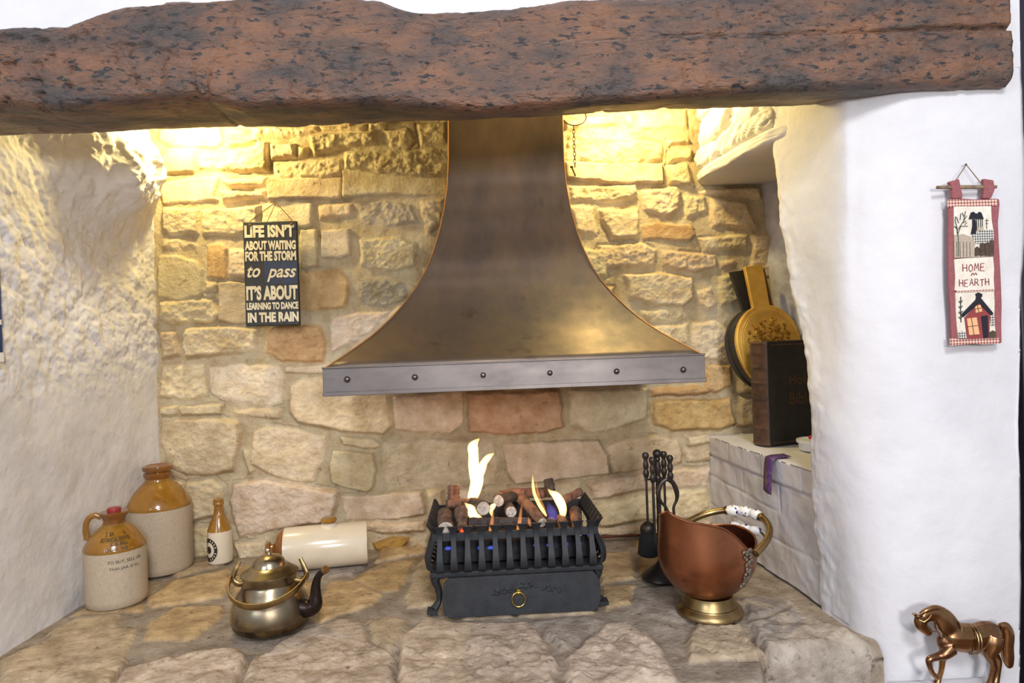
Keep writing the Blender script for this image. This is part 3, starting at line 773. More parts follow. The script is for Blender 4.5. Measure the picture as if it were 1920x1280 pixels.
# ------------------------------------------------------------------ hood
def build_hood():
    prof = [(205, 107), (225, 107), (300, 108), (345, 111), (390, 118), (435, 129), (470, 141), (505, 157), (535, 176), (562, 198), (587, 222), (609, 247), (628, 273), (645, 300), (662, 328), (676, 352)]
    zz, hw, yf = [], [], []
    for py, h in prof:
        y = 1.98-(h-107)/(352-107)*0.355; cx = 948+(py-225)/450*15
        zz.append(wy(cx, py, y)[2]); hw.append(h*mpp(y)*1.003); yf.append(y)
    xc = 0.0860
    zd = np.linspace(zz[-1], zz[0]+0.22, 70); order = np.argsort(zz); X0 = lambda z: xc+0.014*(z-zz[-1])/(zz[0]-zz[-1])
    hz = np.interp(zd, np.array(zz)[order], np.array(hw)[order]); yz = np.interp(zd, np.array(zz)[order], np.array(yf)[order])
    root = thing('extractor_hood', 'flared dark copper fire hood with riveted bottom band above the burning fire', 'fire hood', (xc, 1.95, 0.60))
    off = (xc, 1.95, 0.60)
    b = MB(); vs = []; ns = 10
    for z, h, y in zip(zd, hz, yz):
        for k in range(ns+1): vs.append((X0(z)-h, YB-0.03-(YB-0.03-y)*k/ns, z))
        for k in range(1, 25): vs.append((X0(z)-h+2*h*k/25, y-0.004*math.sin(PI*k/25), z))
        for k in range(ns+1): vs.append((X0(z)+h, y+(YB-0.03-y)*k/ns, z))
    n = ns+1+24+ns+1; fs = []
    for i in range(len(zd)-1):
        for k in range(n-1): fs.append((i*n+k, i*n+k+1, (i+1)*n+k+1, (i+1)*n+k))
    b.add(vs, fs); o = b.build('canopy', HOODM, root, off, smoothang=35)
    sm = o.modifiers.new('solid', 'SOLIDIFY'); sm.thickness = 0.003; sm.offset = -1
    for sx, nm in ((-1, 'edge_trim'), (1, 'edge_trim')):
        e = MB(); e.tube([(X0(z)+sx*h, y-0.001, z) for z, h, y in zip(zd, hz, yz)], 0.0018, 8); e.build(nm, EDGE, root, off)['label'] = 'bright copper edge seam'
    H0, Y0, Z0 = hw[-1], yf[-1], zz[-1]
    bd = MB(); hb = 0.069; x0, x1 = xc-H0-0.006, xc+H0+0.006; yb = YB-0.045
    bd.box(((x0+x1)/2, Y0-0.004, Z0-hb/2), (x1-x0, 0.010, hb))
    for x in (x0+0.005, x1-0.005): bd.box((x, (Y0+yb)/2, Z0-hb/2), (0.010, yb-Y0, hb))
    o = bd.build('band', HOODB, root, off, smoothang=30, bevel=0.0012)
    lip = MB(); lip.box(((x0+x1)/2, Y0-0.010, Z0-hb+0.005), (x1-x0+0.002, 0.006, 0.010)); lip.box(((x0+x1)/2, Y0-0.007, Z0-0.001), (x1-x0+0.003, 0.012, 0.004))
    lip.build('lip_moulding', HOODB, root, off, smoothang=30, bevel=0.001)
    for px, py in ((651, 711), (778, 707), (906, 703), (1031, 699), (1156, 696), (1281, 693)):
        p = wy(px, py, Y0-0.009); r = MB(); r.ell((p[0], Y0-0.009, p[2]), (0.0072, 0.0065, 0.0072)); r.lathe([(0.0, 0), (0.0085, 0), (0.0085, 0.002), (0.0, 0.002)], 16, (p[0], Y0-0.008, p[2]), rotm('X', 90))
        r.build('rivet', RIVET, root, off)
build_hood()

# ------------------------------------------------------------------ slogan sign
def build_sign():
    y = 2.225; a = wy(510, 513, y); cx, cz = a[0], a[2]
    W_, H_ = 98*mpp(y), 192*mpp(y); t = 0.014
    root = thing('slogan_sign', 'dark painted wooden sign about dancing in the rain hanging on the stone wall', 'sign', (cx, y, cz))
    R = rotm('Y', 0.3)
    def pl(u, v, d=0.0): q = R @ Vector(((u-0.5)*W_, -t/2-d, (0.5-v)*H_)); return (cx+q.x, y+q.y, cz+q.z)
    off = (cx, y, cz)
    MB().box((cx, y, cz), (W_, t, H_), R).build('board', SIGN, root, off, smoothang=30, bevel=0.003)
    p = MB(); p.prism([pl(0.37, 0.385), pl(0.985, 0.385), pl(0.985, 0.60), pl(0.37, 0.60)], (0, -0.0006, 0)); p.build('painted_panel', SIGNB, root, off, smoothang=0)['label'] = 'faded blue patch'
    g = MB()
    for u in (0.30, 0.345, 0.66): g.prism([pl(u, 0.01), pl(u+0.012, 0.01), pl(u+0.012, 0.99), pl(u, 0.99)], (0, -0.0009, 0))
    g.build('plank_seam', SIGNR, root, off, smoothang=0)
    lines = [('LIFE ISN\u2019T', .03, .95, .035, .155), ('ABOUT WAITING', .03, .97, .185, .275), ('FOR THE STORM', .03, .97, .285, .38), ('IT\u2019S ABOUT', .03, .98, .615, .755), ('LEARNING TO DANCE', .03, .985, .775, .845), ('IN THE RAIN', .045, .985, .87, .965)]
    L = MB()
    for s, u0_, u1, v0, v1 in lines:
        X, Z, D, F_ = text_mesh(s, 0.05)
        if '\u2019' in s: pass
        L.add([pl(u0_+(u1-u0_)*x, v1+(v0-v1)*z, 0.0016) for x, z in zip(X, Z)], F_)
    for s, u0_, u1, v0, v1 in (('to', .06, .30, .425, .535), ('pass', .42, .97, .455, .58)):
        X, Z, D, F_ = text_mesh(s, 0.018, 0, 0.35)
        L.add([pl(u0_+(u1-u0_)*x, v1+(v0-v1)*z, 0.0016) for x, z in zip(X, Z)], F_)
    L.build('lettering', SIGNL, root, off, smoothang=0)['label'] = 'cream painted lettering'
    n = wy(517, 379, y+0.012); s = MB()
    for u in (0.14, 0.90): s.tube(spline([pl(u, 0.03, 0.002), pl(u, -0.01, -0.003), tuple(n)], 4), 0.0014, 6)
    s.tube(spline([tuple(n), tuple(n+np.array([-0.012, -0.004, -0.03])), tuple(n+np.array([-0.03, -0.002, -0.065]))], 4), 0.001, 6)
    s.build('hanging_string', STRING, root, off)
    for u in (0.14, 0.90):
        k = MB(); q = pl(u, 0.035, 0.003); k.ell(q, (0.005, 0.004, 0.004)); k.build('knot', STRING, root, off)
build_sign()

# ------------------------------------------------------------------ chain with ring by the hood
def build_chain():
    y = 2.235; c = wy(1077, 219, y); root = thing('hanging_chain', 'rusty iron ring with a thin chain and pin hanging beside the hood', 'chain', tuple(c)); off = tuple(c)
    r = MB(); r.tube([(c[0]+0.040*math.cos(t), y+0.006*math.sin(t), c[2]+0.031*math.sin(t)) for t in np.linspace(0, 2*PI, 40)[:-1]], 0.0022, 8, closed=True)
    r.tube([(c[0]+0.0, YB-0.006, c[2]+0.031), (c[0], y-0.004, c[2]+0.031)], 0.003, 8)
    r.build('ring', CHAIN, root, off)
    z = c[2]-0.031; ch = MB(); k = 0; zend = wy(1076, 312, y)[2]
    while z > zend:
        l = 0.0125; ang = 0 if k % 2 else PI/2
        ch.tube([(c[0]-0.004+0.0042*math.cos(t)*math.cos(ang*0.75), y+0.0042*math.cos(t)*math.sin(ang*0.75), z-0.0065+0.0085*math.sin(t)) for t in np.linspace(0, 2*PI, 14)[:-1]], 0.0012, 6, closed=True)
        z -= l; k += 1
    ch.build('chain', CHAIN, root, off)
    a = wy(1072, 313, y); b = wy(1079, 330, y); p = MB(); p.tube([a, b], 0.0028, 8); p.ell(a, (0.006, 0.004, 0.004)); p.build('pin', CHAIN, root, off)
build_chain()

# ------------------------------------------------------------------ stoneware
def cyl_text(mb, lines, prof, c, az0, scale=1.0):
    """wrap text on a lathe profile; lines: (text, z, height, width(angle rad), az)"""
    rz = sorted([(z, r) for r, z in prof]); zs = [p[0] for p in rz]; rs = [p[1] for p in rz]
    for s, z0, h, wd, az in lines:
        X, Z, D, F_ = text_mesh(s, 0.012); vs = []
        for x, z in zip(X, Z):
            zz = z0+z*h; r = np.interp(zz, zs, rs)+0.0007; th = az0+az+(x-0.5)*wd
            vs.append((c[0]+r*math.cos(th), c[1]+r*math.sin(th), c[2]+zz))
        mb.add(vs, F_)
def base_at(px, py, r):
    f = fl(px, py); n_ = np.hypot(f[0], f[1]); return (f[0]*(1+r/n_), f[1]*(1+r/n_), 0.0)
def build_jugs():
    # large jug
    c = base_at(303, 1081, 0.093); c = (c[0], min(c[1], 2.175), 0)
    root = thing('stoneware_jug', 'large stoneware jug with brown shoulder standing in the left back corner', 'jug', c)
    g = 0.198
    MB().lathe([(0, 0), (0.088, 0), (0.093, 0.006), (0.095, 0.02), (0.095, g)], 48, c).build('body', STONEWARE, root, c)
    MB().lathe([(0.0952, g), (0.0957, g+0.004), (0.094, g+0.012), (0.075, g+0.042), (0.055, g+0.066), (0.043, g+0.076), (0.038, g+0.083), (0.037, g+0.090)], 48, c).build('shoulder', GLAZE, root, c)
    MB().lathe([(0.037, g+0.088), (0.041, g+0.096), (0.0425, g+0.103), (0.040, g+0.107), (0.036, g+0.108), (0.037, g+0.112), (0.043, g+0.114), (0.045, g+0.120), (0.044, g+0.127), (0.036, g+0.130), (0.028, g+0.126), (0.0, g+0.124)], 40, c).build('neck', GLAZED, root, c)
    # small jug
    c = base_at(214, 1143, 0.074); c = (c[0]+0.009, c[1], 0.0)
    root = thing('stoneware_jug', 'smaller lettered stoneware jug with a loop handle and red stopper beside the left wall', 'jug', c)
    g = 0.150
    body = [(0, 0), (0.071, 0), (0.0755, 0.005), (0.077, 0.02), (0.077, g)]
    sh = [(0.0772, g), (0.0777, g+0.004), (0.0765, g+0.010), (0.065, g+0.030), (0.048, g+0.050), (0.036, g+0.060), (0.029, g+0.067)]
    MB().lathe(body, 48, c).build('body', STONEWARE, root, c)
    MB().lathe(sh, 48, c).build('shoulder', GLAZE, root, c)
    MB().lathe([(0.029, g+0.066), (0.0275, g+0.074), (0.030, g+0.083), (0.036, g+0.092), (0.037, g+0.096), (0.034, g+0.099), (0.022, g+0.099), (0, g+0.098)], 40, c).build('neck', GLAZED, root, c)
    h = MB(); ha = -2.75
    def hp(r, z): return (c[0]+r*math.cos(ha), c[1]+r*math.sin(ha), c[2]+z)
    h.tube(spline([hp(0.030, g+0.086), hp(0.046, g+0.094), hp(0.062, g+0.085), hp(0.068, g+0.060), hp(0.066, g+0.030)], 6), 0.0062, 10, flat=1.25); h.build('handle', GLAZE, root, c)
    MB().lathe([(0, g+0.098), (0.0165, g+0.098), (0.0175, g+0.104), (0.0165, g+0.109), (0, g+0.110)], 24, c).build('stopper', REDWAX, root, c)
    t = MB(); az = -PI/2+0.42
    cyl_text(t, [('S. BA        N', g+0.043, 0.010, 0.95, 0.12), ('BOTANICAL BREWER', g+0.030, 0.0105, 1.15, 0.1), ('E. B. BILL', g+0.020, 0.008, 0.6, 0.22), ('O LTD.  N.E.', g+0.008, 0.008, 0.72, 0.12)], sh, c, az)
    t.build('shoulder_lettering', INK, root, c, smoothang=0)
    t = MB(); cyl_text(t, [('TO BUY, SELL OR', g-0.028, 0.010, 1.12, 0.38), ('THIS JAR IS ILL', g-0.046, 0.009, 1.0, 0.36)], body, c, az)
    t.build('body_lettering', INKB, root, c, smoothang=0)
    # ginger beer bottle
    c = base_at(414, 1058, 0.033); c = (c[0], min(c[1], 2.205), 0.0)
    root = thing('stoneware_bottle', 'small stoneware bottle with amber neck and round black stamp by the back wall', 'bottle', c)
    g = 0.103; bp = [(0, 0), (0.033, 0), (0.037, 0.004), (0.038, 0.02), (0.038, 0.085), (0.0365, g)]
    MB().lathe(bp, 36, c).build('body', CREAM, root, c)
    MB().lathe([(0.0367, g), (0.035, g+0.006), (0.028, g+0.024), (0.020, g+0.042), (0.0155, g+0.058), (0.0135, g+0.076), (0.0135, g+0.080), (0.0165, g+0.083), (0.0168, g+0.090), (0.0145, g+0.093), (0.0155, g+0.096), (0.015, g+0.101), (0.009, g+0.101), (0.0, g+0.097)], 36, c).build('neck', GLAZE, root, c)
    s = MB(); az = -PI/2-0.62
    def sp(u, v, e=0.0008): th = az+u/0.038; r = 0.038+e; return (c[0]+r*math.cos(th), c[1]+r*math.sin(th), c[2]+0.048+v)
    def ringp(r0_, r1_, e, n=40, sx=1.0):
        vs = []
        for k in range(n):
            t_ = 2*PI*k/n; vs += [sp(r0_*math.cos(t_)*sx, r0_*math.sin(t_)*1.25, e), sp(r1_*math.cos(t_)*sx, r1_*math.sin(t_)*1.25, e)]
        s.add(vs, [(2*k, 2*k+1, (2*k+3) % (2*n), (2*k+2) % (2*n)) for k in range(n)])
    ringp(0.0195, 0.030, 0.0006); ringp(0.0, 0.0095, 0.0006)
    s.build('stamp', INK, root, c, smoothang=0)['label'] = 'round black printed stamp'
    s = MB()
    for k in range(20):
        if k % 5 == 4: continue
        t_ = 2*PI*k/20+0.3
        q = [sp((r_*math.cos(t_+d_)), r_*math.sin(t_+d_)*1.25, 0.0012) for r_, d_ in ((0.022, -0.06), (0.0275, -0.06), (0.0275, 0.05), (0.022, 0.03))]
        s.add(q, [(0, 1, 2, 3)])
    s.build('stamp_marks', CREAM, root, c, smoothang=0)
    # stoneware foot warmer lying down
    a = fl(525, 1074); b2 = fl(690, 1058); dirv = (b2-a); L = np.linalg.norm(dirv[:2]); d = dirv/np.linalg.norm(dirv)
    r = 0.0655; st = (a[0]+0.012, a[1]+0.018, r)
    ang = math.atan2(d[1], d[0]); R = rotm('Z', math.degrees(ang)) @ rotm('Y', 90)
    root = thing('stoneware_hot_water_bottle', 'cream stoneware foot warmer lying on its side against the back wall', 'hot water bottle', st)
    bl = L-0.012
    MB().lathe([(r*0.985, 0.0), (r, 0.006), (r, bl-0.008), (r-0.003, bl-0.002), (0.0, bl)], 48, st, R).build('body', CREAM, root, st)
    MB().lathe([(r*0.99, 0.0), (r*0.96, -0.008), (r*0.82, -0.018), (r*0.5, -0.026), (0.026, -0.029), (0.020, -0.034), (0.020, -0.040), (0.027, -0.043), (0.028, -0.050), (0.022, -0.055), (0.0, -0.057)], 40, st, R).build('shoulder', GLAZED, root, st)
    p = Vector(st)+R @ Vector((0, 0, bl*0.53)); p.z = 2*r-0.002
    MB().lathe([(0.030, -0.006), (0.026, 0.002), (0.020, 0.006), (0.016, 0.008), (0.0, 0.008)], 24, p).build('stopper_collar', CREAM, root, st)
    MB().lathe([(0.014, 0.006), (0.015, 0.010), (0.024, 0.012), (0.025, 0.018), (0.021, 0.023), (0.0, 0.024)], 24, p).build('stopper', GLAZE, root, st)
build_jugs()

# ------------------------------------------------------------------ kettle
def build_kettle():
    c = base_at(510, 1198, 0.085)
    root = thing('brass_kettle', 'tarnished brass kettle with folded handle standing on the front hearth stones', 'kettle', c)
    k = 0.97
    def P(l): return [(r*k, z) for r, z in l]
    o = MB().lathe(P([(0, 0), (0.080, 0), (0.089, 0.006), (0.0935, 0.014), (0.0955, 0.022)]), 56, c).build('base', SOOT, root, c)
    MB().lathe(P([(0.0955, 0.022), (0.0968, 0.031), (0.0965, 0.040), (0.094, 0.055), (0.088, 0.070), (0.080, 0.084), (0.072, 0.096), (0.066, 0.105), (0.064, 0.109), (0.0645, 0.112), (0.064, 0.128), (0.0655, 0.130)]), 56, c).build('body', KETTLE, root, c)
    MB().lathe(P([(0.0, 0.126), (0.066, 0.129), (0.0705, 0.1305), (0.0705, 0.133), (0.066, 0.136), (0.054, 0.143), (0.046, 0.149), (0.041, 0.150), (0.040, 0.153), (0.036, 0.162), (0.027, 0.170), (0.014, 0.175), (0.006, 0.1765), (0.005, 0.181), (0.0, 0.183)]), 48, c).build('lid', KETTLE, root, c)
    s = MB(); sd = Vector((0.97, -0.22, 0)).normalized()
    def q(r, z): return (c[0]+sd.x*r, c[1]+sd.y*r, z)
    s.tube(spline([q(0.078, 0.048), q(0.100, 0.046), q(0.117, 0.056), q(0.120, 0.080), q(0.122, 0.105), q(0.131, 0.128), q(0.149, 0.142)], 6),
           np.interp(np.linspace(0, 1, 37), [0, 0.15, 0.3, 0.5, 0.8, 1], [0.024, 0.022, 0.0195, 0.0135, 0.0085, 0.0080]), 16)
    s.build('spout', KETTLED, root, c)
    MB().tube([q(0.143, 0.1375), q(0.151, 0.1432)], [0.009, 0.0095], 14).build('spout_tip', BRASSD, root, c)
    h = MB(); pts = []
    for t in np.linspace(0, PI, 33):
        pts.append((c[0]-0.092*math.cos(t), c[1]-0.105*math.sin(t)-0.004, 0.122-0.034*math.sin(t)**1.0))
    h.tube(pts, 0.0028, 10, flat=3.0); h.build('handle', BRASSD, root, c)
    ko = [ch for ch in root.children if ch.name.startswith('body')][0]
    for v in ko.data.vertices:
        x, y_, z = v.co; n_ = float(fbm(np.array([x*22+5]), np.array([z*24+y_*13]), 9, 3)[0]); f_ = 1+0.028*n_*min(1, max(0, (0.10-z)/0.03)); v.co = (x*f_, y_*f_, z)
    for sx in (-1, 1):
        l = MB(); l.tube(spline([(c[0]+sx*0.060, c[1], 0.108), (c[0]+sx*0.078, c[1], 0.106), (c[0]+sx*0.090, c[1], 0.120), (c[0]+sx*0.083, c[1]+0.002, 0.142), (c[0]+sx*0.074, c[1]+0.006, 0.160)], 5), [0.0036]*13+[0.0034]*4+[0.0028]*4, 8, flat=1.9)
        l.build('lug', BRASSD, root, c)
build_kettle()

# ------------------------------------------------------------------ fire basket
GY = 1.700   # front plane of the grate
def build_grate():
    xl = wy(803, 1040, GY)[0]; xr_ = wy(1131, 1030, GY)[0]; xm = (xl+xr_)/2
    root = thing('fire_basket', 'black cast iron fire basket with curved bars holding burning logs', 'fire basket', (xm, 1.83, 0)); off = (xm, 1.83, 0)
    zb = 0.100; zr = 0.180; zt = 0.222; yb = 1.995
    # bars: bellied S section with fish-tail tops
    def bar(p0, nx, ny, name, w0=0.0085):
        # outward direction (nx,ny), p0 bottom point
        tx, ty = -ny, nx
        prof = [(-0.012, 0.0), (0.012, 0.004), (0.020, 0.022), (0.019, 0.042), (0.010, 0.062), (0.002, 0.080), (0.001, 0.098), (0.007, 0.112), (0.013, 0.122)]
        wd = [0.010, 0.0105, 0.010, 0.0085, 0.0075, 0.0070, 0.0080, 0.0110, 0.0160]
        pr = spline([(a, b, w_) for (a, b), w_ in zip(prof, wd)], 4); vs = []; fs = []; th = 0.0035
        for i, (a, b, w_) in enumerate(pr):
            for sx, d_ in ((-1, th), (1, th), (1, -th), (-1, -th)):
                o_ = a+d_; vs.append((p0[0]+nx*o_+tx*sx*w_*0.9, p0[1]+ny*o_+ty*sx*w_*0.9, zb+b*0.97))
        n = len(pr)
        for i in range(n-1):
            for k in range(4): fs.append((i*4+k, i*4+(k+1) % 4, (i+1)*4+(k+1) % 4, (i+1)*4+k))
        fs += [(3, 2, 1, 0), tuple(range((n-1)*4, n*4))]
        MB().add(vs, fs).build(name, IRON, root, off, smoothang=30, bevel=0.001)
    nb = 12; x0 = xl+0.030; x1 = xr_-0.030
    for i in range(nb): bar((x0+(x1-x0)*i/(nb-1), GY, 0), 0, -1, 'bar')
    for sx, x in ((-1, xl+0.012), (1, xr_-0.012)):
        for i in range(8): bar((x, GY+0.035+i*0.036, 0), sx, 0, 'side_bar')
    # corner bars
    for sx, x in ((-1, xl+0.016), (1, xr_-0.016)):
        bar((x, GY+0.010, 0), sx*0.8, -0.6, 'corner_bar', 0.011)
    r = MB(); r.box((xm, GY+0.004, zr+0.008), (x1-x0+0.03, 0.006, 0.020)); r.build('front_rail', IRON, root, off, bevel=0.001)
    for x in (xl+0.014, xr_-0.014):
        MB().box((x, (GY+yb)/2, zr+0.008), (0.006, yb-GY, 0.020)).build('side_rail', IRON, root, off, bevel=0.001)
    MB().box((xm, yb, 0.150), (xr_-xl-0.02, 0.008, 0.10)).build('back_plate', IRON, root, off, bevel=0.001)
    MB().box((xm, (GY+yb)/2-0.004, zb-0.004), (xr_-xl-0.006, yb-GY+0.014, 0.014)).build('base_frame', IRON, root, off, bevel=0.003)
    bt = MB().box((xm, (GY+yb)/2+0.014, zb+0.035), (xr_-xl-0.066, yb-GY-0.058, 0.055)); bt.build('burner_tray', BURN, root, off, bevel=0.004)
    for sx, x in ((-1, xl+0.012), (1, xr_-0.012)):
        for y, nm in ((GY+0.012, 'leg'), (yb-0.02, 'leg')):
            l = MB(); l.tube(spline([(x-sx*0.012, y, zb-0.004), (x-sx*0.002, y-0.004, zb-0.02), (x-sx*0.010, y-0.002, 0.055), (x-sx*0.010, y, 0.025), (x+sx*0.002, y-0.008, 0.008)], 6),
                             np.interp(np.linspace(0, 1, 25), [0, 0.3, 0.7, 1], [0.018, 0.013, 0.009, 0.012]), 10, flat=0.8)
            l.box((x+sx*0.006, y-0.012, 0.005), (0.026, 0.030, 0.010)); l.build(nm, IRON, root, off)
    # ash pan cover leaning on the basket front
    a = wy(840, 1160, 1.652); b = wy(1122, 1144, 1.652); xa, xb = wy(829, 1125, 1.655)[0], wy(1127, 1110, 1.655)[0]; xc = (xa+xb)/2
    H_ = 0.097
    root = thing('ash_pan_cover', 'black iron ash pan front with a brass ring pull below the fire basket', 'ash pan', (xc, 1.655, 0)); off = (xc, 1.655, 0)
    w2 = (xb-xa)/2; tilt = rotm('X', -4)
    def tp(x, z, y=0.0):
        q_ = tilt @ Vector((x, y, z)); return (xc+q_.x, 1.655+q_.y, q_.z+0.001)
    poly = []
    rr = [(1, 0.034), (1, 0.07)]
    out = [(-w2+0.018, 0), (w2-0.018, 0), (w2-0.006, 0.008), (w2-0.001, 0.028), (w2, 0.050), (w2-0.001, 0.068), (w2-0.006, 0.084), (w2-0.018, H_), (-w2+0.018, H_), (-w2+0.006, 0.084), (-w2+0.001, 0.068), (-w2, 0.050), (-w2+0.001, 0.028), (-w2+0.006, 0.008)]
    p = MB(); p.prism([tp(x, z) for x, z in out], tilt @ Vector((0, 0.012, 0))); p.build('panel', IRON, root, off, smoothang=30, bevel=0.0015)
    p = MB()
    for i in range(46):
        u = random.uniform(-1, 1); x = u*0.085+0.012; z = 0.062+0.012*math.cos(u*3)*0.6-abs(abs(u)-0.5)*-0.006+random.uniform(-0.007, 0.007)
        p.ell(tp(x, z), (random.uniform(0.003, 0.007), 0.0022, random.uniform(0.0025, 0.005)), rotm('Y', random.uniform(0, 180)), 8, 6)
    p.build('swag_relief', IRON, root, off)
    q0 = wy(973, 1119, 1.648); u = q0[0]-xc; p = MB(); p.ell(tp(u, 0.055, -0.004), (0.006, 0.006, 0.006)); p.lathe([(0, 0), (0.008, 0), (0.007, 0.002), (0, 0.003)], 16, tp(u, 0.055, -0.001), rotm('X', 90)); p.build('pull_boss', BRASS, root, off)
    p = MB(); p.tube([tp(u-0.001+0.0165*math.cos(t), 0.039+0.0175*math.sin(t), -0.007) for t in np.linspace(0, 2*PI, 37)[:-1]], 0.0017, 8, closed=True); p.build('ring_pull', BRASS, root, off)
    return zb
build_grate()

# logs -----------------------------------------------------------------
def cr(cx, cy, y):      # point from the close-up of the fire (780,810 + /3.555)
    return wy(780+cx/3.555, 810+cy/3.555, y)
def log(label, a, b, r0_, r1_, mt, cut=True, bend=0.0, seed=0):
    a = np.array(a); b = np.array(b); mid = (a+b)/2
    root = thing('fire_log', label, 'log', tuple(mid), 'logs in the fire basket'); off = tuple(mid)
    n = 14; L = np.linalg.norm(b-a); rs = random.Random(seed)
    pts = [a+(b-a)*t+np.array([0, 0, bend*math.sin(PI*t)]) for t in np.linspace(0, 1, n)]
    rad = [(r0_+(r1_-r0_)*t)*(1+rs.uniform(-0.09, 0.09)) for t in np.linspace(0, 1, n)]
    rad[-1] *= 0.8
    mb = MB(); mb.tube(pts, rad, 16)
    mb.v = [tuple(np.array(p)+np.array([rs.uniform(-1, 1) for _ in range(3)])*r0_*0.07) for p in mb.v]
    mb.build('bark', mt, root, off, smoothang=60)
    if cut:
        d = Vector(a-b).normalized(); c = MB(); R = d.to_track_quat('Z', 'Y').to_matrix()
        c.lathe([(0, 0.0008), (r0_*0.5, 0.0012), (r0_*0.88, 0.0005), (r0_*0.95, -0.0015), (0, -0.003)], 20, Vector(a)+d*0.0015, R); c.build('cut_end', CUT, root, off)['label'] = 'pale ashen sawn end'
k = mpp(1.75)/3.555
log('short log with a pale end lying at the front left corner of the fire', cr(198, 645, 1.722), cr(190, 535, 1.81), 52*k, 46*k, BARK, True, 0.0, 1)
log('tapering scaly log pointing down just right of the front left log', cr(308, 640, 1.735), cr(300, 515, 1.79), 32*k, 50*k, BARK, False, 0.0, 2)
log('red-brown split log standing upright at the back left of the fire', cr(250, 470, 1.94), cr(252, 355, 1.955), 46*k, 44*k, BARKR, False, 0, 3)
log('grey log lying across at the left behind the two front logs', cr(205, 478, 1.85), cr(400, 468, 1.875), 34*k, 30*k, BARK, False, 0, 4)
log('thick log end facing out at the foot of the tallest flame', cr(450, 508, 1.79), cr(360, 470, 1.90), 49*k, 46*k, CHAR, True, 0, 5)
log('dark log with a round white end near the middle, highest of the round ends', cr(550, 458, 1.84), cr(650, 430, 1.93), 42*k, 44*k, CHAR, True, 0, 6)
log('charred log end with a white round face at the centre of the fire', cr(634, 532, 1.80), cr(600, 470, 1.93), 40*k, 38*k, CHAR, True, 0, 7)
log('long ash grey log lying along the front rail in the middle', cr(350, 607, 1.755), cr(765, 600, 1.762), 37*k, 34*k, CHAR, False, 0, 8)
log('diagonal grey log sloping down to a pale end right of centre', cr(842, 602, 1.745), cr(705, 445, 1.87), 34*k, 44*k, BARK, True, 0, 9)
log('long brown log lying across the back of the fire', cr(560, 425, 1.955), cr(880, 405, 1.955), 40*k, 36*k, BARKR, False, 0.004, 10)
log('upright burnt log with a hollow at the back right of the fire', cr(905, 430, 1.90), cr(880, 310, 1.91), 34*k, 38*k, CHAR, False, 0, 11)
log('log sticking up to the right corner of the basket', cr(1105, 392, 1.905), cr(950, 475, 1.88), 28*k, 34*k, BARKR, True, 0, 12)
log('brown log with a pale end behind the front bars at the far right', cr(1080, 668, 1.732), cr(1060, 520, 1.85), 34*k, 44*k, BARK, True, 0, 13)
log('stubby log pointing at the front bars second from the right', cr(992, 665, 1.735), cr(965, 565, 1.82), 32*k, 38*k, BARK, True, 0, 14)
log('ashy log end behind the front bars below the right flame', cr(888, 660, 1.735), cr(900, 590, 1.80), 32*k, 34*k, CHAR, True, 0, 15)

def flame(label, pts, mt, flat=0.7, group='flames of the gas log fire', name='flame'):
    """pts: (cx, cy, half width in close-up px, depth)"""
    P = [cr(a, b, y) for a, b, w_, y in pts]; base = P[0]
    kk = [mpp(y)/3.555*w_ for a, b, w_, y in pts]
    sp_ = spline([(*p, w_) for p, w_ in zip(P, kk)], 5)
    mb = MB()
    if isinstance(mt, list): mt, extra = mt[0], mt[1:]
    mb.tube([s[:3]-base for s in sp_], [max(s[3], 0.0004) for s in sp_], 14, up=(0, 1, 0), flat=flat)
    o = mb.build(name, mt, None, (0, 0, 0)); o.location = base
    return tag(o, label, 'flame', group)
fa = flame('tall forked white-yellow flame rising from the left logs', [(385, 470, 12, 1.88), (375, 440, 32, 1.88), (392, 390, 40, 1.885), (405, 330, 44, 1.89), (400, 280, 46, 1.89), (385, 220, 38, 1.89), (383, 150, 34, 1.89), (380, 100, 36, 1.89), (395, 70, 22, 1.89), (422, 42, 3, 1.89)], FL_Y)
mb = MB(); base = np.array(fa.location)
P = [(425, 300, 22, 1.89), (440, 240, 28, 1.89), (455, 200, 24, 1.89), (485, 165, 20, 1.89), (520, 140, 3, 1.89)]
sp_ = spline([(*cr(a, b, y), mpp(y)/3.555*w_) for a, b, w_, y in P], 5)
mb.tube([s[:3]-base for s in sp_], [s[3] for s in sp_], 12, up=(0, 1, 0), flat=0.7); fk = mb.build('side_tongue', FL_Y, fa)
flame('bright low flame glowing between the left log ends', [(440, 572, 6, 1.79), (410, 562, 22, 1.79), (380, 545, 34, 1.79), (365, 510, 28, 1.80), (340, 485, 12, 1.81), (325, 470, 3, 1.81)], FL_Y)
flame('small flame licking right of the thick log end', [(505, 560, 4, 1.80), (500, 520, 16, 1.80), (515, 490, 18, 1.81), (530, 478, 3, 1.82)], FL_Y)
flame('thin curved left tongue of the slender pair at the right', [(870, 560, 6, 1.79), (845, 520, 13, 1.79), (815, 470, 13, 1.80), (790, 410, 12, 1.80), (780, 350, 10, 1.80), (778, 285, 2, 1.80)], FL_Y)
flame('thin curved right tongue of the slender pair at the right', [(868, 555, 5, 1.80), (850, 500, 9, 1.81), (822, 440, 9, 1.81), (805, 370, 8, 1.81), (797, 298, 2, 1.81)], FL_O)
flame('broad bright flame bending up at the right of the fire', [(978, 570, 6, 1.80), (980, 545, 22, 1.80), (975, 500, 30, 1.80), (955, 455, 32, 1.81), (930, 420, 26, 1.81), (900, 400, 14, 1.82), (880, 380, 3, 1.82)], FL_Y)
flame('pale violet base of flame beside the diagonal log', [(930, 590, 10, 1.78), (915, 560, 34, 1.78), (895, 510, 28, 1.78), (880, 470, 6, 1.78)], FL_V)
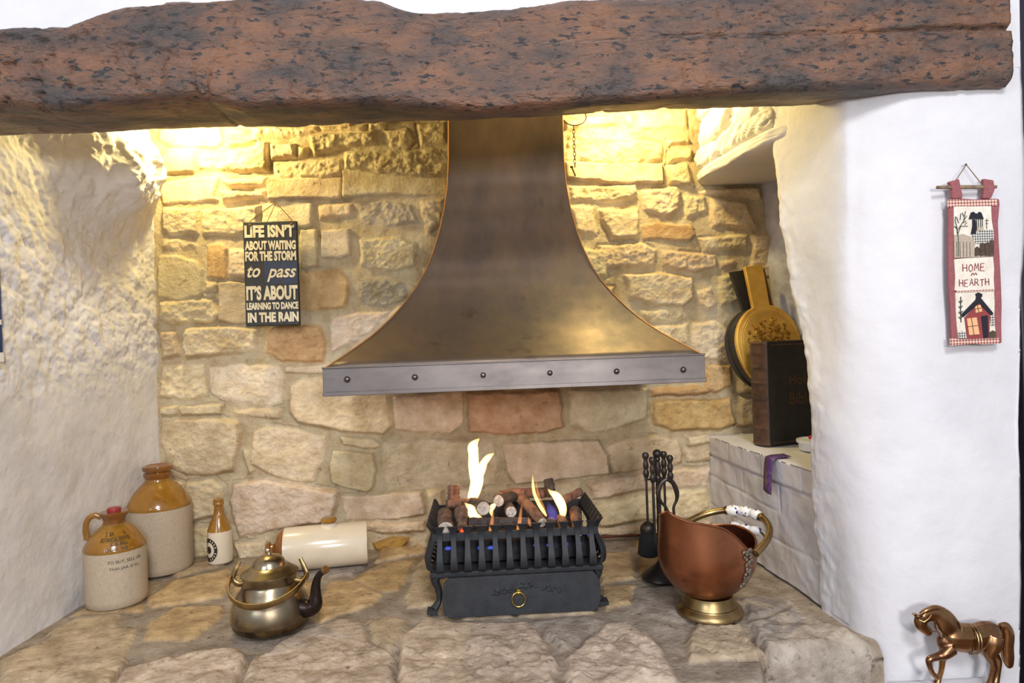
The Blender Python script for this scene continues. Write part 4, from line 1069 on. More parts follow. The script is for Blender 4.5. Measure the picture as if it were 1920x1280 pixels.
flame('thin pale flame rising over the front bars left of centre', [(500, 705, 18, 1.742), (500, 660, 18, 1.742), (506, 600, 13, 1.742), (512, 545, 8, 1.742), (515, 500, 2, 1.742)], FL_O)
flame('thin pale flame rising over the front bars right of centre', [(682, 695, 18, 1.742), (685, 640, 17, 1.742), (693, 580, 13, 1.742), (700, 520, 9, 1.742), (705, 478, 2, 1.742)], FL_O)
flame('short pinkish flame beside the pale sloping log end', [(765, 630, 4, 1.745), (755, 600, 12, 1.745), (747, 560, 2, 1.745)], FL_O)
flame('red glowing ember flame behind the left bars', [(310, 705, 16, 1.735), (312, 680, 24, 1.735), (318, 640, 18, 1.735), (325, 600, 3, 1.735)], FL_R)
flame('pink ember flame behind the middle bars', [(605, 700, 10, 1.737), (607, 680, 20, 1.737), (610, 650, 3, 1.737)], FL_R)
for cx, cy, w_ in ((215, 775, 26), (425, 772, 16), (500, 770, 28), (800, 752, 20), (890, 752, 22), (995, 748, 24), (1085, 745, 22), (1145, 680, 8)):
    flame('small blue gas flame glowing between the bars under the logs', [(cx-w_, cy+4, 3, 1.722), (cx-w_*0.4, cy, 12, 1.722), (cx+w_*0.4, cy-2, 12, 1.722), (cx+w_, cy-4, 3, 1.722)], FL_B, 0.8, 'blue gas flames under the logs')

# ------------------------------------------------------------------ companion set
def build_tools():
    y = 1.86; c = fl(1240, 1084); c = (c[0], c[1], 0.0); y = c[1]; off = c
    root = thing('companion_set_stand', 'black iron fireside tool stand with a ball top behind the coal scuttle', 'stand', c)
    MB().lathe([(0, 0), (0.052, 0), (0.055, 0.004), (0.053, 0.010), (0.040, 0.022), (0.025, 0.034), (0.014, 0.042), (0.009, 0.050), (0, 0.052)], 32, c).build('base', IRON2, root, off)
    zt = wy(1236, 850, y)[2]; zc = wy(1238, 897, y)[2]
    MB().lathe([(0.0075, 0.045), (0.0065, 0.15), (0.0065, zc-0.01), (0.010, zc), (0.0105, zc+0.004), (0.007, zc+0.010), (0.0095, zc+0.022), (0.010, zc+0.034), (0.0075, zc+0.045), (0.0065, zc+0.050), (0.009, zc+0.055), (0.007, zc+0.060)], 20, c).build('pole', IRON2, root, off)
    MB().ell((c[0], c[1], zt), (0.0125, 0.0125, 0.0125)).build('finial', IRON2, root, off)
    cr_ = MB()
    hooks = [(-0.034, -0.004), (-0.020, -0.022), (0.022, 0.014), (0.033, -0.010)]
    for hx, hy in hooks: cr_.box((c[0]+hx/2*1.1, c[1]+hy/2*1.1, zc), (math.hypot(hx, hy)*1.15, 0.007, 0.004), rotm('Z', math.degrees(math.atan2(hy, hx))))
    cr_.build('hook_cross', IRON2, root, off)
    def handle(x, yy, ztop, root_, off_):
        MB().lathe([(0.0055, -0.062), (0.0085, -0.052), (0.009, -0.046), (0.0055, -0.038), (0.008, -0.030), (0.008, -0.022), (0.0055, -0.014), (0.006, -0.010), (0.0095, -0.003), (0.0098, 0.003), (0.006, 0.009), (0, 0.010)], 16, (x, yy, ztop)).build('handle', IRON2, root_, off_)
    def tool(i, name, label, zt_px):
        hx, hy = hooks[i]; x, yy = c[0]+hx, c[1]+hy; zt_ = wy(1236, zt_px, yy)[2]
        r_ = thing(name, label, name.split('_')[-1], (x, yy, zt_)); handle(x, yy, zt_, r_, (x, yy, zt_)); return r_, x, yy, zt_, (x, yy, zt_)
    r_, x, yy, zt_, o_ = tool(0, 'hearth_brush', 'black hearth brush hanging leftmost on the tool stand', 853)
    zb_ = wy(1213, 985, yy)[2]
    MB().tube([(x, yy, zt_-0.06), (x, yy, zb_)], 0.0036, 8).build('shaft', IRON2, r_, o_)
    MB().lathe([(0, 0.012), (0.010, 0.010), (0.020, 0.0), (0.023, -0.012), (0.021, -0.018)], 20, (x, yy, zb_)).build('ferrule', IRON2, r_, o_)
    MB().lathe([(0.020, -0.016), (0.026, -0.040), (0.031, -0.078), (0.024, -0.084), (0, -0.080)], 28, (x, yy, zb_)).build('bristles', BRISTLE, r_, o_)
    r_, x, yy, zt_, o_ = tool(1, 'fire_poker', 'slim iron poker hanging second from the left on the tool stand', 862)
    MB().tube([(x, yy, zt_-0.06), (x, yy, 0.13), (x+0.002, yy, 0.075)], [0.0042, 0.0042, 0.006], 8, flat=1.0).build('shaft', IRON2, r_, o_)
    r_, x, yy, zt_, o_ = tool(2, 'fire_shovel', 'iron hearth shovel hanging behind the pole of the tool stand', 852)
    MB().tube([(x, yy, zt_-0.06), (x, yy, 0.17)], 0.0036, 8).build('shaft', IRON2, r_, o_)
    MB().box((x, yy+0.004, 0.13), (0.05, 0.004, 0.08)).build('pan', IRON2, r_, o_, bevel=0.002)
    r_, x, yy, zt_, o_ = tool(3, 'fire_tongs', 'iron fire tongs with bowed arms hanging rightmost on the tool stand', 860)
    for sx in (-1, 1):
        t = MB(); t.tube(spline([(x-0.010, yy, zt_-0.056), (x-0.010+sx*0.016, yy, zt_-0.068), (x-0.010+sx*0.026, yy, zt_-0.092), (x-0.008+sx*0.024, yy, zt_-0.115), (x-0.004+sx*0.010, yy, zt_-0.14), (x+0.004+sx*0.006, yy, zt_-0.18), (x+0.012+sx*0.010, yy, zt_-0.26)], 6),
                        np.interp(np.linspace(0, 1, 37), [0, 0.35, 0.55, 1], [0.006, 0.0072, 0.0042, 0.0036]), 8); t.build('arm', IRON2, r_, o_)
build_tools()

# ------------------------------------------------------------------ coal scuttle
def build_scuttle():
    f = fl(1331, 1147); c = Vector((f[0], f[1], 0)); az = math.radians(216)
    root = thing('coal_scuttle', 'copper helmet coal scuttle with brass foot and blue patterned porcelain grips', 'coal scuttle', c, rz=az); off = (0, 0, 0)
    MB().lathe([(0, 0.0), (0.076, 0.0), (0.080, 0.003), (0.080, 0.006), (0.076, 0.014), (0.069, 0.0185), (0.067, 0.022), (0.064, 0.0225), (0.059, 0.032), (0.056, 0.040), (0.055, 0.046), (0.0, 0.046)], 48).build('foot', BRASSD, root)
    # helmet bowl: local +X is the pouring lip
    nu, nv = 72, 34; z0 = 0.038
    kz = np.array([0.276, 0.264, 0.252, 0.244, 0.233, 0.210, 0.182, 0.166, 0.167, 0.178, 0.185, 0.187]); ka = np.array([0, 12, 28, 46, 62, 76, 88, 100, 116, 140, 165, 180.0])
    RU = np.linspace(0, 180, 181); RZ = np.interp(RU, ka, kz); RZ = np.convolve(np.pad(RZ, 8, 'edge'), np.hanning(17)/np.hanning(17).sum(), 'valid')
    def surf(u, v, sh=0.0):
        cu, su = math.cos(u), math.sin(u)
        lipw = max(0.0, cu)**2.2; back = max(0.0, -cu)**1.6
        ua = abs((math.degrees(u)+180) % 360-180)
        rim = float(np.interp(ua, RU, RZ))
        h = v*(rim-z0)
        # bowl: round bottom, widest about 0.12 up
        zz = z0+h; t = min(h/0.112, 1.0)
        r_ = 0.122*math.sqrt(max(0.0, 1-(1-t)**2))**1.0
        if h > 0.112: r_ *= 1-0.10*((h-0.112)/0.10)**1.3
        rx, ry = r_*1.06, r_*0.90
        x = cu*rx+lipw*0.022*max(0, (h-0.05)/0.2)+max(0.0, cu)**8*0.018*v**6; y_ = su*ry
        nr = max(r_-sh, 0.0)/max(r_, 1e-6)
        return (x*nr, y_*nr, zz+sh*0.4*(1-v))
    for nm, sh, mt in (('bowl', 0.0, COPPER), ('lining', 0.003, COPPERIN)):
        vs = []; fs = []
        for i in range(nv+1):
            v = (i/nv)**1.5
            for j in range(nu): vs.append(surf(2*PI*j/nu, v, sh))
        for i in range(nv):
            for j in range(nu): fs.append((i*nu+j, i*nu+(j+1) % nu, (i+1)*nu+(j+1) % nu, (i+1)*nu+j))
        MB().add(vs, fs).build(nm, mt, root, smoothang=80)
    rp = [surf(2*PI*j/nu, 1.0, 0.0012) for j in range(nu)]
    MB().tube(rp, 0.0030, 8, closed=True).build('rim', COPPER, root)
    # bail handle over the bowl with porcelain grip, swung towards the back
    s1 = surf(PI/2, 0.98); rm = s1[1]; zp = s1[2]-0.012
    def bail(t):       # t 0..pi across local y; swung back (-x)
        yy = math.cos(t)*(rm+0.010); e = math.sin(t)**0.75
        return Vector((-0.020-0.150*e, yy, zp+0.050*e))
    for a_, b_ in ((0.0, 1.15), (PI-1.15, PI)):
        ts = np.linspace(a_, b_, 14); MB().tube([bail(t) for t in ts], 0.0085, 12).build('bail_arm', BRASSD, root)
    ts = np.linspace(1.15, PI-1.15, 25); rad = [0.0105+0.0035*abs(math.sin(3*(t-1.15)/(PI-2.3)*PI)) for t in ts]
    MB().tube([bail(t) for t in ts], rad, 16).build('grip', PORCB, root)
    for t in (1.13, PI-1.13):
        d = (bail(t+0.02)-bail(t-0.02)).normalized(); MB().lathe([(0, -0.005), (0.010, -0.005), (0.012, 0), (0.010, 0.005), (0, 0.005)], 16, bail(t), d.to_track_quat('Z', 'Y').to_matrix()).build('grip_ferrule', BRASSD, root)
    for sy in (-1, 1):
        mt_ = MB(); rs = random.Random(5)
        for i in range(46):
            v = rs.uniform(0, 1); z = zp+0.010-v*0.088; ua = sy*PI/2+rs.uniform(-0.13, 0.13)*(1-0.5*v)
            rim_ = surf(ua, 1.0)[2]; q = surf(ua, max(0.0, min(1.0, (z-z0)/(rim_-z0))))
            mt_.ell((q[0], q[1]+sy*0.002, z), (0.0045, 0.0035, 0.0045), None, 8, 6)
        mt_.build('handle_mount', SILVER, root)['label'] = 'ornate silvered leaf mount'
    # rear carrying handle with its own grip
    bx = surf(PI, 0.95)[0]; hz = 0.150
    hp = lambda yy, o_, z: Vector((bx-o_, yy, z))
    for sy in (-1, 1):
        MB().tube(spline([hp(sy*0.040, -0.004, hz-0.03), hp(sy*0.056, 0.014, hz-0.012), hp(sy*0.058, 0.034, hz+0.010), hp(sy*0.044, 0.038, hz+0.022)], 5), 0.0030, 8).build('rear_bracket', BRASSD, root)
    ts = np.linspace(-0.044, 0.044, 25); rad = [0.0085+0.0035*abs(math.sin((t+0.044)/0.088*3*PI)) for t in ts]
    MB().tube([hp(t, 0.038, hz+0.022) for t in ts], rad, 16).build('rear_grip', PORCB, root)
build_scuttle()

# ------------------------------------------------------------------ niche contents
LZ = 0.336
def build_niche_things():
    # bible
    p = fl(1440, 837, LZ); q = fl(1500, 828, LZ); s = fl(1407, 833, LZ)
    d = Vector((q-p)[:2].tolist()+[0]).normalized(); d = Vector((0.965, 0.26, 0)).normalized(); n = Vector((d.y, -d.x, 0))   # outward normal of the cover
    Hh = wy(1440, 640, p[1])[2]-LZ; Wd = 0.235; Th = 0.078
    c = Vector((p[0], p[1], LZ)); root = thing('bible', 'thick antique black leather bible standing on the niche ledge before the bellows', 'book', c); 
    def L(u, t, z): return c+d*u-n*t+Vector((0, 0, z))
    def slab(mb, u0_, u1, t0, t1, z0_, z1):
        mb.add([L(u, t, z) for z in (z0_, z1) for t in (t0, t1) for u in (u0_, u1)], [(0, 2, 3, 1), (4, 5, 7, 6), (0, 1, 5, 4), (2, 6, 7, 3), (0, 4, 6, 2), (1, 3, 7, 5)])
    m_ = MB(); slab(m_, 0.008, Wd, 0, 0.006, 0, Hh); m_.build('cover', LEATHER, root, c, smoothang=30, bevel=0.002)
    m_ = MB(); slab(m_, 0.008, Wd, Th-0.006, Th, 0, Hh); m_.build('cover', LEATHER, root, c, smoothang=30, bevel=0.002)
    m_ = MB(); slab(m_, 0.008, Wd-0.008, 0.006, Th-0.006, 0.004, Hh-0.005); m_.build('pages', PAGES, root, c, smoothang=30)
    # rounded spine with raised bands
    m_ = MB(); vs = []; fs = []; nz = 60; na = 12
    for i in range(nz+1):
        z = Hh*i/nz; bnd = max(0.0, max(1-abs(z/Hh-b_)/0.012 for b_ in (0.02, 0.165, 0.31, 0.455, 0.60, 0.745, 0.89, 0.98)))
        for j in range(na+1):
            a = PI*j/na; e = 0.012+0.0035*min(1, bnd*1.6); vs.append(L(0.010-e*math.sin(a), Th/2-Th/2*math.cos(a), z))
    for i in range(nz):
        for j in range(na): fs.append((i*(na+1)+j, i*(na+1)+j+1, (i+1)*(na+1)+j+1, (i+1)*(na+1)+j))
    m_.add(vs, fs); m_.build('spine', SPINE, root, c, smoothang=50)
    m_ = MB()
    for s_, u0_, u1, z0_, z1 in (('Holy', 0.085, 0.165, 0.172, 0.212), ('Bible', 0.083, 0.172, 0.122, 0.158)):
        X, Z, D, F_ = text_mesh(s_, 0.02)
        m_.add([L(u0_+(u1-u0_)*x, -0.0008, z0_+(z1-z0_)*z) for x, z in zip(X, Z)], F_)
    m_.build('gilt_title', GILT, root, c, smoothang=0)['label'] = 'faded gilt title lettering'
    for z0_ in (0.008, Hh-0.012):
        m_ = MB(); slab(m_, 0.02, Wd-0.01, -0.001, 0.0, z0_, z0_+0.003); m_.build('cover_rule', SPINE, root, c, smoothang=0)
    # ribbon bookmark hanging over the ledge
    a = fl(1452, 842, LZ+0.002); e = [a+np.array([0.02, 0.02, 0.0]), a, a+np.array([-0.045, -0.02, 0.001])]
    xg = 0.791; yb_ = float(wx(1434, 850, 0.776)[1])
    r = thing('ribbon_bookmark', 'purple patterned ribbon hanging over the white ledge below the bible', 'ribbon', (xg, yb_, 0.3)); m_ = MB()
    path = [(0.845, yb_+0.012, LZ+0.001), (0.812, yb_+0.006, LZ+0.001), (xg+0.008, yb_, LZ+0.001), (xg-0.004, yb_, LZ-0.006), (xg-0.010, yb_-0.002, LZ-0.04), (xg-0.012, yb_+0.002, LZ-0.10)]
    sp_ = spline(path, 5); vs = []
    for i, q_ in enumerate(sp_):
        for w_ in (-0.026, 0, 0.026): vs.append((q_[0]-0.001*math.cos(w_*80), q_[1]+w_*(0.9 if i < 14 else 1.0), q_[2]+(0.004*(w_ > 0) if i == len(sp_)-1 else 0)))
    m_.add(vs, [(i*3+j, i*3+j+1, (i+1)*3+j+1, (i+1)*3+j) for i in range(len(sp_)-1) for j in range(2)])
    o = m_.build('band', RIBBON, r, (xg, yb_, 0.3)); sm = o.modifiers.new('s', 'SOLIDIFY'); sm.thickness = 0.0008
    # white dish
    cd = fl(1530, 842, LZ); cd = (cd[0], cd[1], LZ-0.002)
    r = thing('white_dish', 'small white round dish on the ledge by the right wall edge', 'dish', cd)
    MB().lathe([(0, 0), (0.043, 0), (0.046, 0.003), (0.047, 0.022), (0.052, 0.023), (0.053, 0.031), (0.0505, 0.032), (0.048, 0.027), (0, 0.026)], 40, cd).build('bowl', DISH, r, cd)
    hd = wy(1520, 823, cd[1]-0.01)
    r = thing('red_topped_pin', 'tiny red ball topped pin stuck upright in the white dish', 'pin', (hd[0], hd[1], LZ+0.024))
    MB().ell(tuple(hd), (0.0062, 0.0062, 0.0062)).build('ball', RED, r, (hd[0], hd[1], LZ+0.019))
    MB().tube([(hd[0], hd[1], LZ+0.017), tuple(hd)], 0.0016, 8).build('stem', DISH, r, (hd[0], hd[1], LZ+0.019))
    # bellows leaning in the back corner
    yb_ = 2.16
    ct = wy(1437, 642, yb_); Rr = 72*mpp(yb_)
    root = thing('fire_bellows', 'brass faced fire bellows with embossed front leaning in the niche behind the bible', 'bellows', tuple(ct)); off = tuple(ct)
    tilt = rotm('Z', 14) @ rotm('X', -7)
    # leaning lengthwise: handle up and slightly left
    tl = rotm('Y', -7)
    def B(x, z, y=0.0): q_ = tilt @ (tl @ Vector((x, y, z))); return (ct[0]+q_.x, ct[1]+q_.y, ct[2]+q_.z)
    def outline(s_=1.0, lean=0.0):
        o_ = []
        for t in np.linspace(math.radians(75), math.radians(-255), 44): o_.append((Rr*s_*math.cos(t), Rr*s_*(math.sin(t) if math.sin(t) > 0 else math.sin(t)*1.25)))
        hl = Rr*2.08
        o_ += [(-0.034*s_+0.004, hl), (0.040*s_, hl)]
        o_ = [(x, z) for x, z in o_]
        return o_
    fo = outline()
    mb = MB(); mb.prism([B(x, z, -0.016) for x, z in fo], tilt @ Vector((0, 0.014, 0))); mb.build('front_board', BELL, root, off, smoothang=30, bevel=0.002)
    gx = [(x*0.985, z*0.985) for x, z in fo[:44]]
    mb = MB(); mb.prism([B(x, z, -0.002) for x, z in gx], tilt @ Vector((0, 0.036, 0))); mb.build('leather_side', BELLD, root, off, smoothang=50)
    mb = MB(); mb.prism([B(x-0.022 if z > Rr else x-0.004, z*0.985, 0.034) for x, z in fo], tilt @ Vector((0, 0.012, 0))); mb.build('back_board', BELLD, root, off, smoothang=30)
    mb = MB(); mb.box(B(0.052, Rr*1.45, 0.02), (0.03, 0.018, Rr*1.1), tilt @ tl); mb.build('handle_block', BELLW, root, off, bevel=0.002)
    mb = MB(); rs = random.Random(9)
    for i in range(170):
        t = rs.uniform(0, 2*PI); rr_ = math.sqrt(rs.uniform(0, 1)); x = rr_*math.cos(t)*Rr*0.68; z = rr_*math.sin(t)*Rr*0.52+0.014
        mb.ell(B(x, z, -0.0165), (rs.uniform(0.003, 0.008), 0.003, rs.uniform(0.003, 0.007)), rotm('Y', rs.uniform(0, 180)), 8, 6)
    mb.build('embossed_scene', BELLR, root, off)['label'] = 'shiny embossed figures'
    mb = MB()
    for sc_ in (0.86, 0.80): mb.tube([B(Rr*sc_*math.cos(t), Rr*sc_*math.sin(t)*(1 if math.sin(t) > 0 else 1.2), -0.0165) for t in np.linspace(0, 2*PI, 60)[:-1]], 0.0011, 6, closed=True)
    mb.build('border_bead', BELL, root, off)
    mb = MB(); mb.tube([B(0, -Rr*1.2, 0.01), B(0, -Rr*1.75, 0.01)], [0.016, 0.008], 12); mb.build('nozzle', BRASSD, root, off)
build_niche_things()

# copper gas pipe along the foot of the wall
def build_pipe():
    a, b = fl(1100, 1009, 0.012), fl(1200, 1002, 0.012); yy = 2.215
    p0, p1 = wy(1098, 1008, yy), wy(1215, 1002, yy); z = 0.016
    o = MB().tube(spline([(0.30, yy-0.02, z), (p0[0], yy, z), (p1[0], yy, z), (p1[0]+0.12, yy+0.004, z)], 6), 0.0040, 10).build('copper_pipe', COPPERIN, None, (0.45, yy, 0.016))
    tag(o, 'thin copper pipe running along the foot of the back wall right of the fire', 'pipe')
build_pipe()

# ------------------------------------------------------------------ cloth wall hanging on the pier
def build_hanging():
    y0 = 1.385
    def Q(cx, cy, d=0.0): p = wy(1720+cx/3.555, 300+cy/3.555, y0-d); return (p[0], y0-d, p[2])
    c = Q(370, 740); root = thing('cloth_wall_hanging', 'patchwork cloth wall hanging stitched with cottages on the white right wall', 'wall hanging', c); off = c
    t0 = 0.010
    def patch(name, pts, mt, d, th=0.0015, bev=0):
        mb = MB(); mb.prism([Q(x, z, d) for x, z in pts], (0, -th, 0)); return mb.build(name, mt, root, off, smoothang=0, bevel=bev)
    def thread(mb, pts, d, r=0.0007):
        mb.tube([Q(x, z, d) for x, z in pts], r, 5)
    patch('backing', [(200, 262), (262, 258), (360, 266), (450, 262), (527, 262), (531, 300), (520, 420), (526, 560), (534, 700), (540, 820), (545, 960), (542, 1100), (545, 1220), (440, 1226), (360, 1222), (280, 1230), (216, 1236), (210, 1160), (205, 1000), (196, 840), (192, 660), (192, 480), (193, 320)], FABR, 0.0, 0.009, 0.003)
    patch('top_strip', [(198, 264), (262, 260), (360, 268), (450, 264), (528, 263), (530, 305), (450, 308), (360, 310), (280, 308), (200, 316)], GINR, 0.0092)
    patch('bottom_strip', [(214, 1188), (300, 1194), (380, 1192), (460, 1186), (545, 1186), (545, 1222), (440, 1228), (360, 1224), (280, 1232), (216, 1237)], GINR, 0.0092)
    patch('upper_panel', [(240, 310), (488, 308), (492, 400), (505, 480), (498, 640), (380, 646), (244, 652)], FABC, 0.0092)
    patch('field_patch', [(243, 500), (300, 492), (380, 520), (384, 648), (244, 652)], FABT, 0.0106)
    patch('checked_hill', [(362, 500), (430, 466), (504, 462), (506, 520), (498, 560), (380, 556)], GINB, 0.0110)
    for i, x in enumerate((397, 432, 466, 494)):
        h = (575, 548, 545, 528)[i]; patch('fence_picket', [(x-15, 640), (x-15, h+14), (x, h), (x+14, h+12), (x+14, 636)], FABB, 0.0125)
    patch('well_roof', [(342, 393), (356, 350), (372, 344), (385, 356), (400, 356), (410, 345), (424, 350), (440, 393)], FABK, 0.0118)
    patch('well_figure', [(356, 495), (366, 440), (366, 396), (384, 396), (394, 440), (388, 490)], FABK, 0.0118)
    patch('well_base', [(394, 470), (398, 448), (436, 446), (440, 470)], FABT, 0.0116)
    mb = MB()
    for x in (396, 408, 422, 434): thread(mb, [(x, 394), (x, 452)], 0.0122)
    thread(mb, [(462, 390), (462, 460)], 0.0112); thread(mb, [(452, 405), (474, 402)], 0.0112); thread(mb, [(455, 425), (470, 422)], 0.0112)
    for a, b, c_ in ((((275, 640), (272, 520), (262, 440)), 0, 0),):
        thread(mb, a, 0.0124, 0.0009)
    for br in ([(265, 470), (300, 420), (330, 370)], [(268, 500), (290, 440), (335, 440)], [(262, 440), (252, 400), (256, 375)], [(285, 400), (290, 355)], [(300, 420), (325, 405)], [(310, 400), (322, 340)], [(262, 455), (248, 440)], [(300, 350), (310, 375)], [(318, 430), (330, 415)], [(276, 420), (262, 380)]):
        thread(mb, br, 0.0124, 0.0007)
    for br in ([(292, 1080), (288, 1000), (290, 910)], [(275, 1010), (288, 1025), (302, 1005)], [(276, 975), (289, 990), (301, 970)], [(278, 940), (289, 955), (300, 935)], [(276, 1045), (288, 1058), (302, 1040)]):
        thread(mb, br, 0.0124, 0.0009)
    for i in range(5): thread(mb, [(262+i*22, 545), (264+i*22, 645)], 0.0124, 0.0005)
    mb.build('embroidery', THGR, root, off)['label'] = 'dark stitched trees and lines'
    patch('text_panel', [(242, 662), (300, 656), (400, 650), (500, 644), (508, 720), (505, 800), (510, 866), (400, 872), (300, 876), (246, 868), (250, 780)], FABC, 0.0096, 0.0018)
    # stitched words HOME / HEARTH
    G = {'H': [[(0, 0), (0.05, 1)], [(0.9, 0.05), (1, 1)], [(0.02, 0.5), (0.95, 0.52)]], 'O': [[(0.5, 0), (0.1, 0.25), (0.05, 0.7), (0.45, 1), (0.9, 0.75), (0.95, 0.3), (0.5, 0)]],
         'M': [[(0, 1), (0.12, 0), (0.5, 0.7), (0.85, 0), (1, 1)]], 'E': [[(0.9, 0), (0.05, 0.03), (0, 1), (0.95, 0.97)], [(0.02, 0.5), (0.75, 0.48)]],
         'A': [[(0, 1), (0.5, 0), (1, 1)], [(0.2, 0.62), (0.8, 0.6)]], 'R': [[(0, 1), (0.03, 0), (0.7, 0.05), (0.8, 0.3), (0.6, 0.5), (0.05, 0.52)], [(0.45, 0.52), (1, 1)]], 'T': [[(0, 0.05), (1, 0)], [(0.5, 0.02), (0.55, 1)]]}
    mb = MB()
    for word, x0, x1, y0_, y1, yy0 in (('HOME', 303, 460, 692, 688, 50), ('HEARTH', 280, 488, 795, 788, 46)):
        n = len(word); wch = (x1-x0)/n
        for i, ch in enumerate(word):
            for st in G[ch]:
                thread(mb, [(x0+i*wch+u*wch*0.72, y0_+(y1-y0_)*i/n+v*yy0+4*math.sin(i*2)) for u, v in st], 0.0122, 0.0008)
    thread(mb, [(358, 770), (370, 752), (378, 766), (388, 752), (398, 764)], 0.0122, 0.001)
    mb.build('stitched_words', THRED, root, off)['label'] = 'words stitched in red thread'
    patch('seam_strip', [(255, 872), (505, 862), (507, 872), (257, 882)], GINR, 0.0112)
    patch('lower_panel', [(250, 884), (508, 872), (512, 960), (508, 1050), (522, 1184), (400, 1190), (270, 1186), (260, 1100), (254, 1000)], FABC, 0.0092)
    patch('house_wall', [(312, 1050), (405, 955), (485, 1020), (480, 1060), (478, 1186), (330, 1192)], FABRD, 0.0108)
    patch('house_roof', [(290, 1030), (388, 930), (392, 908), (386, 892), (404, 882), (430, 892), (430, 908), (420, 918), (504, 1020), (498, 1034), (484, 1030), (408, 955), (305, 1046)], FABK, 0.0122)
    for pts in ([(328, 1056), (392, 1048), (412, 1160), (344, 1166)], [(380, 972), (418, 964), (430, 1008), (388, 1018)]): patch('house_window', pts, FABP, 0.0122)
    patch('house_door', [(424, 1040), (466, 1034), (472, 1180), (440, 1188)], FABK, 0.0122)
    patch('checked_bush', [(272, 1150), (300, 1140), (322, 1150), (318, 1190), (274, 1190)], GINB, 0.0115)
    patch('checked_bush', [(484, 1040), (508, 1034), (514, 1100), (490, 1104)], GINB, 0.0115)
    patch('brown_bush', [(476, 1150), (500, 1135), (520, 1142), (522, 1184), (478, 1186)], FABB, 0.0115)
    mb = MB()
    thread(mb, [(335, 1110), (404, 1102)], 0.0140); thread(mb, [(360, 1052), (378, 1164)], 0.0140); thread(mb, [(384, 993), (424, 985)], 0.0140); thread(mb, [(400, 968), (410, 1012)], 0.0140)
    mb.build('window_stitching', FABB, root, off)
    for pts in ([(192, 150), (258, 132), (284, 250), (276, 262), (214, 262), (214, 200)], [(420, 130), (486, 140), (496, 200), (470, 262), (416, 262), (424, 200)]): patch('hanging_tab', pts, FABR, 0.004, 0.010, 0.002)
    MB().tube([Q(130, 182, 0.008), Q(250, 180, 0.009), Q(390, 180, 0.009), Q(526, 178, 0.008)], [0.0035, 0.0042, 0.0042, 0.0035], 10).build('twig_rod', TWIG, root, off)
    s = MB(); s.tube([Q(225, 180, 0.009), Q(325, 30, 0.002), Q(445, 180, 0.009)], 0.0010, 6); s.build('hanging_string', STRING, root, off)
    MB().tube([Q(325, 30, -0.022), Q(325, 28, 0.006)], 0.0018, 8).build('nail', IRON2, root, off)
build_hanging()

